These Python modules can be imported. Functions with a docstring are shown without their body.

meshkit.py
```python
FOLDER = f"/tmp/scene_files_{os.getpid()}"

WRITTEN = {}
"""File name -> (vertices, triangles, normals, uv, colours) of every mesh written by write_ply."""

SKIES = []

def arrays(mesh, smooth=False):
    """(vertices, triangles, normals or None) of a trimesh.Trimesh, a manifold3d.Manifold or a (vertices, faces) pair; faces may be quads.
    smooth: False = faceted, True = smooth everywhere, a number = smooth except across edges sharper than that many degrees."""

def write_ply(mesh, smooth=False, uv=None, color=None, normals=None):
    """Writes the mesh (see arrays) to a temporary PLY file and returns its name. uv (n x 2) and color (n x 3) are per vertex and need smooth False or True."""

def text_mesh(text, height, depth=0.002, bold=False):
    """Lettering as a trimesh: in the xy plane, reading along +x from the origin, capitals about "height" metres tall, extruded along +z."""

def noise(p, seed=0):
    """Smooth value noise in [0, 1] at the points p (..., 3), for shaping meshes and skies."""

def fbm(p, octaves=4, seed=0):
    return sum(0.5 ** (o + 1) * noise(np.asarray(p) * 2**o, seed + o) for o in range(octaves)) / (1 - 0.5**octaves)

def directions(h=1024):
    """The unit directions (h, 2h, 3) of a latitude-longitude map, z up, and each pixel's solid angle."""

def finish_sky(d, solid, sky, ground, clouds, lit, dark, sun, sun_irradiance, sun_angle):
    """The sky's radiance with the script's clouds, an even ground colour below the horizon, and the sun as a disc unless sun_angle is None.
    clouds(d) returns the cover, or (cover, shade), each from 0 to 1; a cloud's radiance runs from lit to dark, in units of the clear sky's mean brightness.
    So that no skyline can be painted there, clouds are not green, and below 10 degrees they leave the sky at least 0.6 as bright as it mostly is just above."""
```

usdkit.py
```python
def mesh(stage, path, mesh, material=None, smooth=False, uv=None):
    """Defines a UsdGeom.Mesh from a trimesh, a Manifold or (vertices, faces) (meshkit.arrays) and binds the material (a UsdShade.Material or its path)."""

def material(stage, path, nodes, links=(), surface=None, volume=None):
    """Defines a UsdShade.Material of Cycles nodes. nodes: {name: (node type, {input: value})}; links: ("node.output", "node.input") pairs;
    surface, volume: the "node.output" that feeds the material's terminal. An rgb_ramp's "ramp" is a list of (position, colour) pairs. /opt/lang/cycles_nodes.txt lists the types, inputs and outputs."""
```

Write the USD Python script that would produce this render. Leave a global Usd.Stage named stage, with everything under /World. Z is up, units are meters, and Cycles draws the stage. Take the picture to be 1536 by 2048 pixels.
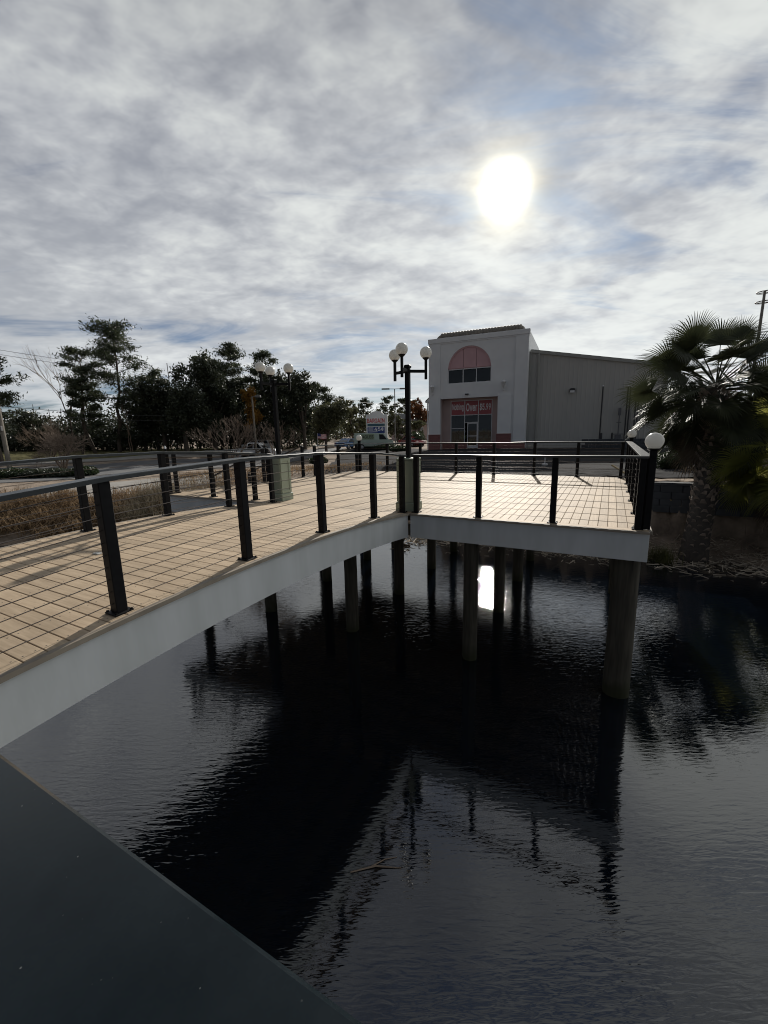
import math, random
import numpy as np
import trimesh
import shapely
import shapely.geometry as sg
import meshkit, usdkit
from pxr import Usd, UsdGeom, UsdLux, UsdShade, Gf

stage = Usd.Stage.CreateInMemory()
UsdGeom.SetStageUpAxis(stage, 'Z')
UsdGeom.SetStageMetersPerUnit(stage, 1.0)
UsdGeom.Xform.Define(stage, '/World')
UsdGeom.Scope.Define(stage, '/World/Looks')

# ------------------------------------------------------------------ camera
FPX, PITCH, ROLL, EYE = 838.0, 0.189, -0.022, 1.485
cp, sp = math.cos(PITCH), math.sin(PITCH)
_r, _u = np.array([1.0, 0, 0]), np.array([0, sp, cp])
FWD = np.array([0, cp, -sp])
RT = _r * math.cos(ROLL) + _u * math.sin(ROLL)
UPV = -_r * math.sin(ROLL) + _u * math.cos(ROLL)
ORG = np.array([0, 0, EYE])
cam = UsdGeom.Camera.Define(stage, '/World/camera')
cam.CreateHorizontalApertureAttr(36.0)
cam.CreateVerticalApertureAttr(48.0)
cam.CreateFocalLengthAttr(36.0 * FPX / 1536.0)
cam.CreateClippingRangeAttr(Gf.Vec2f(0.02, 5000))
m4 = Gf.Matrix4d(*[float(x) for x in (*RT, 0, *UPV, 0, *(-FWD), 0, *ORG, 1)])
cam.AddTransformOp().Set(m4)
cam.CreateExposureAttr(0.2)

# ------------------------------------------------------------------ sky and sun
SUN_EL, SUN_AZ = math.radians(25.7), math.radians(15.2)      # azimuth from +y towards +x
SUN = np.array([math.sin(SUN_AZ) * math.cos(SUN_EL), math.cos(SUN_AZ) * math.cos(SUN_EL), math.sin(SUN_EL)])
SKY_STRENGTH, SUN_INTENSITY = 0.11, 1.05


def sky_material():
    n, l = {}, []

    def M(name, kind, a, b=None, c=None, clamp=False):
        n[name] = ('math', {'math_type': kind, 'use_clamp': clamp})
        for k, v in (('value1', a), ('value2', b), ('value3', c)):
            if v is None:
                continue
            if isinstance(v, str):
                l.append((v, f'{name}.{k}'))
            else:
                n[name][1][k] = float(v)
        return name + '.value'

    n['tc'] = ('texture_coordinate', {})
    n['nrm'] = ('vector_math', {'math_type': 'normalize'})
    l.append(('tc.generated', 'nrm.vector1'))
    n['xyz'] = ('separate_xyz', {})
    l.append(('nrm.vector', 'xyz.vector'))
    up = M('up', 'maximum', 'xyz.z', 0.0)
    den = M('den', 'add', up, 0.19)
    n['pl'] = ('combine_xyz', {'z': 0.0})
    l.append((M('px', 'divide', 'xyz.x', den), 'pl.x'))
    l.append((M('py', 'divide', 'xyz.y', den), 'pl.y'))

    def noise(name, scale, detail, rough, dist, loc, rot=0.0, sc=(1, 1, 1)):
        n[name + 'm'] = ('mapping', {'mapping_type': 'point', 'location': loc, 'rotation': (0, 0, rot), 'scale': sc})
        l.append(('pl.vector', name + 'm.vector'))
        n[name] = ('noise_texture', {'dimensions': '3D', 'scale': scale, 'detail': detail, 'roughness': rough, 'distortion': dist})
        l.append((name + 'm.vector', name + '.vector'))
        return name + '.fac'

    big = noise('big', 0.8, 6, 0.52, 0.4, (1.2, 7.7, 6.0), 0.5, (1, 1.35, 1))
    puff = noise('puff', 3.6, 5, 0.55, 0.25, (1.3, 6.1, 2.0), 0.35, (1, 1.2, 1))
    wisp = noise('wisp', 1.6, 8, 0.6, 0.9, (5.9, 0.3, 7.0), -0.5, (0.6, 1.9, 1))
    # cover: mostly closed, a few thin places
    cov0 = M('c0', 'multiply_add', wisp, 0.55, M('c00', 'multiply', big, 0.6))
    n['cov'] = ('map_range', {'range_type': 'smoothstep', 'from_min': 0.38, 'from_max': 0.56, 'to_min': 0.1, 'to_max': 1.0})
    l.append((cov0, 'cov.value'))
    # brightness of the cloud sheet
    fine = noise('fine', 13.0, 3, 0.5, 0.3, (2.3, 0.6, 9.0), 0.9, (0.9, 1.25, 1))
    side = M('side', 'multiply', 'xyz.x', 0.12)
    t00 = M('t00', 'multiply_add', fine, 0.17, side)
    t0 = M('t0', 'multiply_add', puff, 0.33, t00)
    t1 = M('t1', 'multiply_add', big, 0.50, t0)
    n['tone'] = ('map_range', {'range_type': 'smoothstep', 'from_min': 0.36, 'from_max': 0.64, 'to_min': 0.0, 'to_max': 1.0})
    l.append((t1, 'tone.value'))
    n['cl'] = ('rgb_ramp', {'ramp': [(0, (0.20, 0.215, 0.255)), (0.45, (0.36, 0.375, 0.40)), (1, (0.58, 0.60, 0.585))]})
    l.append(('tone.result', 'cl.fac'))
    # towards the horizon the sheet is seen edge on and reads paler
    hor = M('hor', 'power', M('h0', 'subtract', 1.0, up, clamp=True), 4.0)
    n['palem'] = ('mix', {'mix_type': 'mix', 'color2': (0.78, 0.81, 0.81)})
    l += [('cl.color', 'palem.color1'), (M('h1', 'multiply', hor, 0.72), 'palem.fac')]
    # sun seen through the sheet
    n['dot'] = ('vector_math', {'math_type': 'dot_product', 'vector2': tuple(SUN)})
    l.append(('nrm.vector', 'dot.vector1'))
    mu = M('mu', 'maximum', 'dot.value', 0.0)
    wide = M('w3', 'multiply', M('w1', 'power', mu, 9.0), 0.06)
    mid = M('w4', 'multiply', M('w2', 'power', mu, 110.0), 0.09)
    glow = M('gl', 'add', wide, mid)
    warm = M('w6', 'multiply', M('w5', 'power', mu, 620.0), 0.5)
    core = M('core', 'multiply', M('c1', 'power', mu, 2600.0), 3.2)
    for k, src in (('gc', glow), ('wc', warm), ('kc', core)):
        n[k] = ('combine_xyz', {})
        for a in 'xyz':
            l.append((src, f'{k}.{a}'))
    n['gcm'] = ('mix', {'mix_type': 'multiply', 'fac': 1.0, 'color2': (1.0, 0.99, 0.93)})
    n['wcm'] = ('mix', {'mix_type': 'multiply', 'fac': 1.0, 'color2': (1.0, 0.80, 0.30)})
    n['kcm'] = ('mix', {'mix_type': 'multiply', 'fac': 1.0, 'color2': (1.0, 0.97, 0.90)})
    for k in ('gc', 'wc', 'kc'):
        l.append((k + '.vector', k + 'm.color1'))
    n['sky'] = ('sky_texture', {'sky_type': 'single_scattering', 'sun_disc': False, 'sun_elevation': SUN_EL, 'sun_rotation': SUN_AZ, 'altitude': 20.0})
    n['skyc'] = ('mix', {'mix_type': 'multiply', 'fac': 1.0, 'color2': (0.17, 0.245, 0.36)})
    l.append(('sky.color', 'skyc.color1'))
    n['gain'] = ('mix', {'mix_type': 'multiply', 'fac': 1.0, 'color2': (10.0, 10.0, 10.0)})
    n['add1'] = ('mix', {'mix_type': 'add', 'fac': 1.0})
    n['add2'] = ('mix', {'mix_type': 'add', 'fac': 1.0})
    n['add3'] = ('mix', {'mix_type': 'add', 'fac': 1.0})
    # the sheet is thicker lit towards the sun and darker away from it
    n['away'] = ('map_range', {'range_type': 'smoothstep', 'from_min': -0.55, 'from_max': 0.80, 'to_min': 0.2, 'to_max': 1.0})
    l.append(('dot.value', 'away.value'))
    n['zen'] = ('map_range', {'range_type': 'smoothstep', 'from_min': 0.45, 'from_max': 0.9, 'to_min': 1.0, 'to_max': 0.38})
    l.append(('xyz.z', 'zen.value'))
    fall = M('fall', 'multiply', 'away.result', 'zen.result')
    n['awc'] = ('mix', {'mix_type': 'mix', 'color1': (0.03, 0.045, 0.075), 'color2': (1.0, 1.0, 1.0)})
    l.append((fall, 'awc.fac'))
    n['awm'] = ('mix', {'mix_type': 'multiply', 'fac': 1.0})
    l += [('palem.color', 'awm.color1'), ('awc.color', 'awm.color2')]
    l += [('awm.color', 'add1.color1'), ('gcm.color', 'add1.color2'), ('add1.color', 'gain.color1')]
    n['cm'] = ('mix', {'mix_type': 'mix'})
    l += [('cov.result', 'cm.fac'), ('skyc.color', 'cm.color1'), ('gain.color', 'cm.color2')]
    n['kg'] = ('mix', {'mix_type': 'add', 'fac': 1.0})
    l += [('wcm.color', 'kg.color1'), ('kcm.color', 'kg.color2')]
    n['kgg'] = ('mix', {'mix_type': 'multiply', 'fac': 1.0, 'color2': (10.0, 10.0, 10.0)})
    l += [('kg.color', 'kgg.color1'), ('cm.color', 'add2.color1'), ('kgg.color', 'add2.color2')]
    n['bg'] = ('background_shader', {'strength': SKY_STRENGTH})
    l.append(('add2.color', 'bg.color'))
    del n['add3']
    return usdkit.material(stage, '/World/Looks/sky_clouds', n, l, surface='bg.background')


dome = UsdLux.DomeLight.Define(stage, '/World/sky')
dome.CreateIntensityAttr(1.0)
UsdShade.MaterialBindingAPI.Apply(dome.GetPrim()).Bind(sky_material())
dome.GetPrim().SetCustomDataByKey('kind', 'structure')
dome.GetPrim().SetCustomDataByKey('label', 'pale grey broken cloud sheet with the sun behind it')

sun = UsdLux.DistantLight.Define(stage, '/World/sun')
sun.CreateIntensityAttr(SUN_INTENSITY)
sun.CreateAngleAttr(0.6)
sun.CreateColorAttr(Gf.Vec3f(1.0, 0.945, 0.86))
sun.CreateNormalizeAttr(True)
zax = SUN
xax = np.cross([0, 0, 1.0], zax); xax /= np.linalg.norm(xax)
yax = np.cross(zax, xax)
sun.AddTransformOp().Set(Gf.Matrix4d(*[float(x) for x in (*xax, 0, *yax, 0, *zax, 0, 0, 0, 60, 1)]))

# ------------------------------------------------------------------ helpers: places
TH = -0.494
C0 = np.array([0.456, 7.589])
UD, VD = np.array([math.cos(TH), math.sin(TH)]), np.array([-math.sin(TH), math.cos(TH)])
U3, V3, Z3 = np.array([*UD, 0]), np.array([*VD, 0]), np.array([0, 0, 1.0])


def duv(u, v, z=0.0):
    """deck coordinates: u along the platform's front edge, v away from the water side"""
    p = C0 + UD * u + VD * v
    return np.array([p[0], p[1], z])


def far(px, py, d):
    """a point d metres along the view axis, for surveying distant things off the photograph"""
    return ORG + (FWD + RT * (px - 768) / FPX - UPV * (py - 1024) / FPX) * d


# ------------------------------------------------------------------ helpers: meshes
def unit(a):
    a = np.asarray(a, float)
    return a / (np.linalg.norm(a) + 1e-12)


def tube(points, radii, sides=6, caps=True):
    p = np.asarray(points, float)
    n = len(p)
    r = np.broadcast_to(np.asarray(radii, float), (n,))
    t = np.gradient(p, axis=0)
    t /= np.linalg.norm(t, axis=1, keepdims=True) + 1e-12
    mt = unit(t.mean(0)) if np.linalg.norm(t.mean(0)) > 1e-6 else t[0]
    ref = np.eye(3)[np.argmin(np.abs(mt))]
    a = np.cross(t, ref)
    a /= np.linalg.norm(a, axis=1, keepdims=True) + 1e-12
    b = np.cross(t, a)
    ang = np.arange(sides) * 2 * np.pi / sides
    v = p[:, None] + r[:, None, None] * (np.cos(ang)[None, :, None] * a[:, None] + np.sin(ang)[None, :, None] * b[:, None])
    i, j = np.meshgrid(np.arange(n - 1), np.arange(sides), indexing='ij')
    q = np.stack([i * sides + j, i * sides + (j + 1) % sides, (i + 1) * sides + (j + 1) % sides, (i + 1) * sides + j], -1).reshape(-1, 4)
    f = np.vstack([q[:, [0, 2, 1]], q[:, [0, 3, 2]]])
    v = v.reshape(-1, 3)
    if caps and sides > 2:
        k = np.arange(1, sides - 1)
        f = np.vstack([f, np.stack([0 * k, k, k + 1], 1), np.stack([0 * k, k + 1, k], 1) + (n - 1) * sides])
    return v, f


BOXF = np.array([[0, 2, 1], [0, 3, 2], [4, 5, 6], [4, 6, 7], [0, 1, 5], [0, 5, 4], [1, 2, 6], [1, 6, 5], [2, 3, 7], [2, 7, 6], [3, 0, 4], [3, 4, 7]])


def cham(hx, hy, h0, h1, c):
    """box with its four upright edges and top edges chamfered by c (local, centred in xy)"""
    def ring(a, b, z, k):
        return [(-a + k, -b, z), (a - k, -b, z), (a, -b + k, z), (a, b - k, z), (a - k, b, z), (-a + k, b, z), (-a, b - k, z), (-a, -b + k, z)]
    v = np.array(ring(hx, hy, h0, c) + ring(hx, hy, h1 - c, c) + ring(hx - c, hy - c, h1, c * 0.6), float)
    f = []
    for r in (0, 1):
        for j in range(8):
            a, b = r * 8 + j, r * 8 + (j + 1) % 8
            f += [(a, b, b + 8), (a, b + 8, a + 8)]
    for j in range(1, 7):
        f += [(0, j + 1, j), (16, 16 + j, 17 + j)]
    return v, np.array(f)


class MB:
    def __init__(self):
        self.v, self.f, self.n = [], [], 0

    def add(self, vf):
        v, f = vf
        v, f = np.asarray(v, float), np.asarray(f, int)
        self.v.append(v); self.f.append(f + self.n); self.n += len(v)
        return self

    def tm(self, mesh, M=None):
        v = np.array(mesh.vertices)
        if M is not None:
            v = v @ M[:3, :3].T + M[:3, 3]
        return self.add((v, np.array(mesh.faces)))

    def box(self, c, half, ax=None):
        """c centre, half sizes along the axes ax (rows)"""
        ax = np.eye(3) if ax is None else np.asarray(ax, float)
        s = np.array([(-1, -1, -1), (1, -1, -1), (1, 1, -1), (-1, 1, -1), (-1, -1, 1), (1, -1, 1), (1, 1, 1), (-1, 1, 1)], float) * np.asarray(half, float)
        return self.add((s @ ax + np.asarray(c, float), BOXF))

    def cbox(self, c, hx, hy, h0, h1, ch, ax=None):
        ax = np.eye(3) if ax is None else np.asarray(ax, float)
        v, f = cham(hx, hy, h0, h1, ch)
        return self.add((v @ ax + np.asarray(c, float), f))

    def bar(self, p, q, w, h, up=(0, 0, 1), ch=0.0):
        """beam from p to q, w wide, h high; p, q at the centre of its section"""
        p, q = np.asarray(p, float), np.asarray(q, float)
        t = unit(q - p)
        s = unit(np.cross(up, t))
        u = np.cross(t, s)
        L = np.linalg.norm(q - p)
        if ch:
            v, f = cham(L / 2, w / 2, -h / 2, h / 2, ch)
            return self.add((v @ np.array([t, s, u]) + (p + q) / 2, f))
        return self.box((p + q) / 2, (L / 2, w / 2, h / 2), (t, s, u))

    def tube(self, pts, r, sides=6, caps=True):
        return self.add(tube(pts, r, sides, caps))

    def lathe(self, prof, c, n=16, ax=None):
        prof = np.asarray(prof, float)
        ang = np.arange(n) * 2 * np.pi / n
        v = np.stack([prof[:, 0][:, None] * np.cos(ang), prof[:, 0][:, None] * np.sin(ang), np.broadcast_to(prof[:, 1][:, None], (len(prof), n))], -1).reshape(-1, 3)
        i, j = np.meshgrid(np.arange(len(prof) - 1), np.arange(n), indexing='ij')
        a, b = i * n + j, i * n + (j + 1) % n
        q = np.stack([a, b, b + n, a + n], -1).reshape(-1, 4)
        f = np.vstack([q[:, [0, 1, 2]], q[:, [0, 2, 3]]])
        if ax is not None:
            v = v @ np.asarray(ax, float)
        return self.add((v + np.asarray(c, float), f))

    def prism(self, poly, o, ax, ay, depth):
        """shapely polygon in the plane (o, ax, ay), extruded depth along ax x ay"""
        m = trimesh.creation.extrude_polygon(poly, abs(depth), engine='earcut')
        v = np.array(m.vertices)
        if depth < 0:
            v[:, 2] -= abs(depth)
        ax, ay = np.asarray(ax, float), np.asarray(ay, float)
        az = np.cross(ax, ay)
        return self.add((v[:, :1] * ax + v[:, 1:2] * ay + v[:, 2:] * az + np.asarray(o, float), np.array(m.faces)))

    def build(self, name, mat, parent=None, smooth=False):
        return part(name, (np.vstack(self.v), np.vstack(self.f)), mat, parent, smooth)


_used = {}


def path_for(name, parent):
    base = parent.GetPath().pathString if parent is not None else '/World'
    k = (base, name)
    i = _used.get(k, 0)
    _used[k] = i + 1
    return f'{base}/{name}' + (f'_{i:03d}' if i else '')


def part(name, vf, mat, parent=None, smooth=False):
    return usdkit.mesh(stage, path_for(name, parent), vf, mat, smooth=smooth).GetPrim()


def tag(o, label=None, cat=None, group=None, kind=None):
    for k, v in (('label', label), ('category', cat), ('group', group), ('kind', kind)):
        if v:
            o.SetCustomDataByKey(k, v)
    return o


def thing(name, label, cat, loc=(0, 0, 0), group=None, rotz=0.0):
    x = UsdGeom.Xform.Define(stage, path_for(name, None))
    if any(np.abs(loc) > 0):
        x.AddTranslateOp().Set(Gf.Vec3d(*map(float, loc)))
    if rotz:
        x.AddRotateZOp().Set(float(math.degrees(rotz)))
    return tag(x.GetPrim(), label, cat, group)


def copy_of(src, loc, rotz, label, cat, group=None, scale=1.0):
    name = src.GetName().rstrip('0123456789').rstrip('_')
    x = UsdGeom.Xform.Define(stage, path_for(name, None))
    p = x.GetPrim()
    p.GetReferences().AddInternalReference(src.GetPath())
    p.SetInstanceable(True)
    x.ClearXformOpOrder()
    x.AddTranslateOp(opSuffix='at').Set(Gf.Vec3d(*map(float, loc)))
    x.AddRotateZOp(opSuffix='at').Set(float(math.degrees(rotz)))
    x.AddScaleOp(opSuffix='at').Set(Gf.Vec3f(scale, scale, scale))
    return tag(p, label, cat, group)


# ------------------------------------------------------------------ helpers: materials
def pm(name, color, rough=0.6, var=0.0, scale=4.0, color2=None, bump=0.0, bscale=30.0, bdist=0.01, metal=0.0, spec=0.5, rand=0.0,
       coords='position', stretch=(1, 1, 1), detail=5, ior=1.5, rvar=0.0):
    """principled surface: colour mottled by noise between color and color2 (or color*(1-var)), optional per-object tint and fine relief"""
    n = {'p': ('principled_bsdf', {'roughness': rough, 'metallic': metal, 'specular_ior_level': spec, 'ior': ior})}
    l = []
    src = None
    n['g'] = ('geometry', {})
    n['tc'] = ('texture_coordinate', {})
    n['mp'] = ('mapping', {'mapping_type': 'point', 'scale': stretch})
    l.append(('g.position' if coords == 'position' else 'tc.object', 'mp.vector'))
    if var or color2:
        c2 = color2 or tuple(c * (1 - var) for c in color)
        n['nz'] = ('noise_texture', {'scale': scale, 'detail': detail, 'roughness': 0.6})
        n['rp'] = ('rgb_ramp', {'ramp': [(0.3, c2), (0.7, color)]})
        l += [('mp.vector', 'nz.vector'), ('nz.fac', 'rp.fac')]
        src = 'rp.color'
        if rvar:
            n['rr'] = ('map_range', {'from_min': 0.3, 'from_max': 0.7, 'to_min': rough - rvar, 'to_max': rough + rvar})
            l += [('nz.fac', 'rr.value'), ('rr.result', 'p.roughness')]
    if rand:
        n['oi'] = ('object_info', {})
        n['rm'] = ('map_range', {'from_min': 0.0, 'from_max': 1.0, 'to_min': 1 - rand, 'to_max': 1 + rand})
        n['rc'] = ('combine_xyz', {})
        n['rx'] = ('mix', {'mix_type': 'multiply', 'fac': 1.0, 'color1': color})
        l += [('oi.random', 'rm.value')] + [('rm.result', f'rc.{a}') for a in 'xyz'] + [('rc.vector', 'rx.color2')]
        if src:
            l.append((src, 'rx.color1'))
        src = 'rx.color'
    if src:
        l.append((src, 'p.base_color'))
    else:
        n['p'][1]['base_color'] = color
    if bump:
        n['bn'] = ('noise_texture', {'scale': bscale, 'detail': 4, 'roughness': 0.6})
        n['bp'] = ('bump', {'strength': bump, 'distance': bdist})
        l += [('mp.vector', 'bn.vector'), ('bn.fac', 'bp.height'), ('bp.normal', 'p.normal')]
    return usdkit.material(stage, f'/World/Looks/{name}', n, l, surface='p.BSDF')


def leafm(name, color, color2, trans=0.35, scale=1.0, rough=0.5, tcol=None, spec=0.4):
    n = {'g': ('geometry', {}), 'nz': ('noise_texture', {'scale': scale, 'detail': 3}), 'rp': ('rgb_ramp', {'ramp': [(0.3, color2), (0.7, color)]}),
         'p': ('principled_bsdf', {'roughness': rough, 'specular_ior_level': spec}), 't': ('translucent_bsdf', {'color': tcol or color}), 'm': ('mix_closure', {'fac': trans})}
    l = [('g.position', 'nz.vector'), ('nz.fac', 'rp.fac'), ('rp.color', 'p.base_color'), ('p.BSDF', 'm.closure1'), ('t.BSDF', 'm.closure2')]
    if tcol is None:
        l.append(('rp.color', 't.color'))
    return usdkit.material(stage, f'/World/Looks/{name}', n, l, surface='m.closure')


def glassm(name, tint=(0.02, 0.025, 0.03), see=0.0, rough=0.02):
    """window pane: mirror by fresnel over a mostly see-through pane"""
    n = {'f': ('fresnel', {'IOR': 1.5}), 'g': ('glossy_bsdf', {'color': (0.9, 0.95, 1.0), 'roughness': rough}), 't': ('transparent_bsdf', {'color': (0.55, 0.6, 0.62)}), 'm': ('mix_closure', {})}
    return usdkit.material(stage, f'/World/Looks/{name}', n, [('f.fac', 'm.fac'), ('t.BSDF', 'm.closure1'), ('g.BSDF', 'm.closure2')], surface='m.closure')


def water_material():
    n = {'g': ('geometry', {}),
         'p': ('principled_bsdf', {'base_color': (0.0015, 0.0028, 0.005), 'roughness': 0.02, 'ior': 2.2, 'specular_ior_level': 0.5})}
    l = []

    def nz(k, scale, rot, sc, detail, dist):
        n[k + 'm'] = ('mapping', {'mapping_type': 'point', 'rotation': (0, 0, rot), 'scale': sc})
        n[k] = ('noise_texture', {'scale': scale, 'detail': detail, 'roughness': 0.5, 'distortion': dist})
        l.extend([('g.position', k + 'm.vector'), (k + 'm.vector', k + '.vector')])
        return k + '.fac'
    a = nz('ra', 13.0, 1.0, (0.34, 1.8, 1), 2, 0.7)
    b = nz('rb', 9.5, -0.7, (0.38, 1.6, 1), 2, 0.6)
    c = nz('calm', 0.16, 0.3, (1, 1.4, 1), 3, 0.2)
    n['cr'] = ('map_range', {'range_type': 'smoothstep', 'from_min': 0.36, 'from_max': 0.62, 'to_min': 0.35, 'to_max': 1.15})
    l.append((c, 'cr.value'))
    n['s1'] = ('math', {'math_type': 'multiply_add', 'value2': 0.8})
    l += [(b, 's1.value1'), (a, 's1.value3')]
    n['s2'] = ('math', {'math_type': 'multiply'})
    l += [('s1.value', 's2.value1'), ('cr.result', 's2.value2')]
    n['bp'] = ('bump', {'strength': 1.0, 'distance': 0.0036})
    l += [('s2.value', 'bp.height'), ('bp.normal', 'p.normal')]
    return usdkit.material(stage, '/World/Looks/pond_water', n, l, surface='p.BSDF')


M = {}
M['water'] = water_material()
M['dirt'] = pm('bank_soil', (0.38, 0.30, 0.23), 0.95, scale=1.3, color2=(0.14, 0.112, 0.088), bump=0.7, bscale=7, bdist=0.08, detail=8, spec=0.2)
M['asphalt'] = pm('worn_asphalt', (0.17, 0.17, 0.17), 0.9, scale=0.5, color2=(0.10, 0.10, 0.105), bump=0.3, bscale=40, detail=8, spec=0.3)
M['newasphalt'] = pm('dark_asphalt', (0.045, 0.045, 0.048), 0.97, scale=0.6, color2=(0.026, 0.026, 0.028), bump=0.3, bscale=40, detail=8, spec=0.05)
M['concrete'] = pm('pale_concrete', (0.36, 0.34, 0.31), 0.9, scale=0.8, color2=(0.24, 0.23, 0.215), bump=0.2, bscale=30, detail=8, spec=0.3)
def board_material(name, rot):
    """embossed composite: long grain streaks along the board, blotches, tone by board"""
    n = {'g': ('geometry', {}), 'mp': ('mapping', {'mapping_type': 'texture', 'rotation': (0, 0, rot)}), 'st': ('mapping', {'mapping_type': 'point', 'scale': (2.2, 34.0, 5.0)}),
         'gr': ('noise_texture', {'scale': 1.0, 'detail': 5, 'roughness': 0.65}), 'r1': ('rgb_ramp', {'ramp': [(0.3, (0.41, 0.312, 0.212)), (0.68, (0.55, 0.432, 0.302))]}),
         'bl': ('noise_texture', {'scale': 1.4, 'detail': 7, 'roughness': 0.6}), 'r2': ('map_range', {'from_min': 0.3, 'from_max': 0.7, 'to_min': 0.84, 'to_max': 1.08}),
         'oi': ('object_info', {}), 'r3': ('map_range', {'from_min': 0.0, 'from_max': 1.0, 'to_min': 0.87, 'to_max': 1.1}), 'm1': ('math', {'math_type': 'multiply'}),
         'cx': ('combine_xyz', {}), 'mx': ('mix', {'mix_type': 'multiply', 'fac': 1.0}), 'bp': ('bump', {'strength': 0.5, 'distance': 0.0025}), 'p': ('principled_bsdf', {'roughness': 0.68, 'specular_ior_level': 0.22})}
    l = [('g.position', 'mp.vector'), ('mp.vector', 'st.vector'), ('st.vector', 'gr.vector'), ('gr.fac', 'r1.fac'), ('g.position', 'bl.vector'), ('bl.fac', 'r2.value'), ('oi.random', 'r3.value'), ('r2.result', 'm1.value1'), ('r3.result', 'm1.value2')]
    l += [('m1.value', 'cx.' + a) for a in 'xyz'] + [('r1.color', 'mx.color1'), ('cx.vector', 'mx.color2'), ('mx.color', 'p.base_color'), ('gr.fac', 'bp.height'), ('bp.normal', 'p.normal')]
    return usdkit.material(stage, f'/World/Looks/{name}', n, l, surface='p.BSDF')


M['board'] = board_material('walkway_board', TH)
M['board2'] = board_material('platform_board', TH + math.pi / 2)
M['trim'] = pm('deck_edge_trim', (0.30, 0.255, 0.20), 0.6, scale=6, color2=(0.22, 0.185, 0.145), bump=0.3, bscale=50, bdist=0.003)
M['fascia'] = pm('white_fascia', (0.60, 0.61, 0.615), 0.45, scale=1.5, color2=(0.49, 0.505, 0.50), detail=8, stretch=(2.5, 2.5, 0.5))
M['black'] = pm('black_powder_coat', (0.009, 0.009, 0.01), 0.5, scale=20, color2=(0.005, 0.005, 0.006), spec=0.12, bump=0.0)
cn = {'g': ('geometry', {}), 'n1': ('noise_texture', {'scale': 11.0, 'detail': 9, 'roughness': 0.65}), 'r1': ('rgb_ramp', {'ramp': [(0.3, (0.0035, 0.0065, 0.0085)), (0.7, (0.006, 0.0105, 0.0135))]}),
      'n2': ('voronoi_texture', {'scale': 95.0, 'randomness': 1.0}), 'm2': ('map_range', {'from_min': 0.05, 'from_max': 0.09, 'to_min': 1.0, 'to_max': 0.0, 'clamp': True}),
      'n3': ('noise_texture', {'scale': 60.0, 'detail': 2}), 'm3': ('map_range', {'from_min': 0.56, 'from_max': 0.64, 'to_min': 0.0, 'to_max': 1.0, 'clamp': True}),
      'mm': ('math', {'math_type': 'multiply'}), 'mx': ('mix', {'mix_type': 'mix', 'color2': (0.10, 0.105, 0.105)}), 'rr': ('map_range', {'from_min': 0.3, 'from_max': 0.7, 'to_min': 0.13, 'to_max': 0.24}),
      'bn': ('noise_texture', {'scale': 420.0, 'detail': 3}), 'bp': ('bump', {'strength': 0.08, 'distance': 0.0005}), 'p': ('principled_bsdf', {'specular_ior_level': 0.38})}
M['cap'] = usdkit.material(stage, '/World/Looks/black_rail_cap', cn, [('g.position', 'n1.vector'), ('n1.fac', 'r1.fac'), ('g.position', 'n2.vector'), ('n2.distance', 'm2.value'), ('g.position', 'n3.vector'), ('n3.fac', 'm3.value'),
                           ('m2.result', 'mm.value1'), ('m3.result', 'mm.value2'), ('mm.value', 'mx.fac'), ('r1.color', 'mx.color1'), ('mx.color', 'p.base_color'), ('n1.fac', 'rr.value'), ('rr.result', 'p.roughness'),
                           ('g.position', 'bn.vector'), ('bn.fac', 'bp.height'), ('bp.normal', 'p.normal')], surface='p.BSDF')
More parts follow.
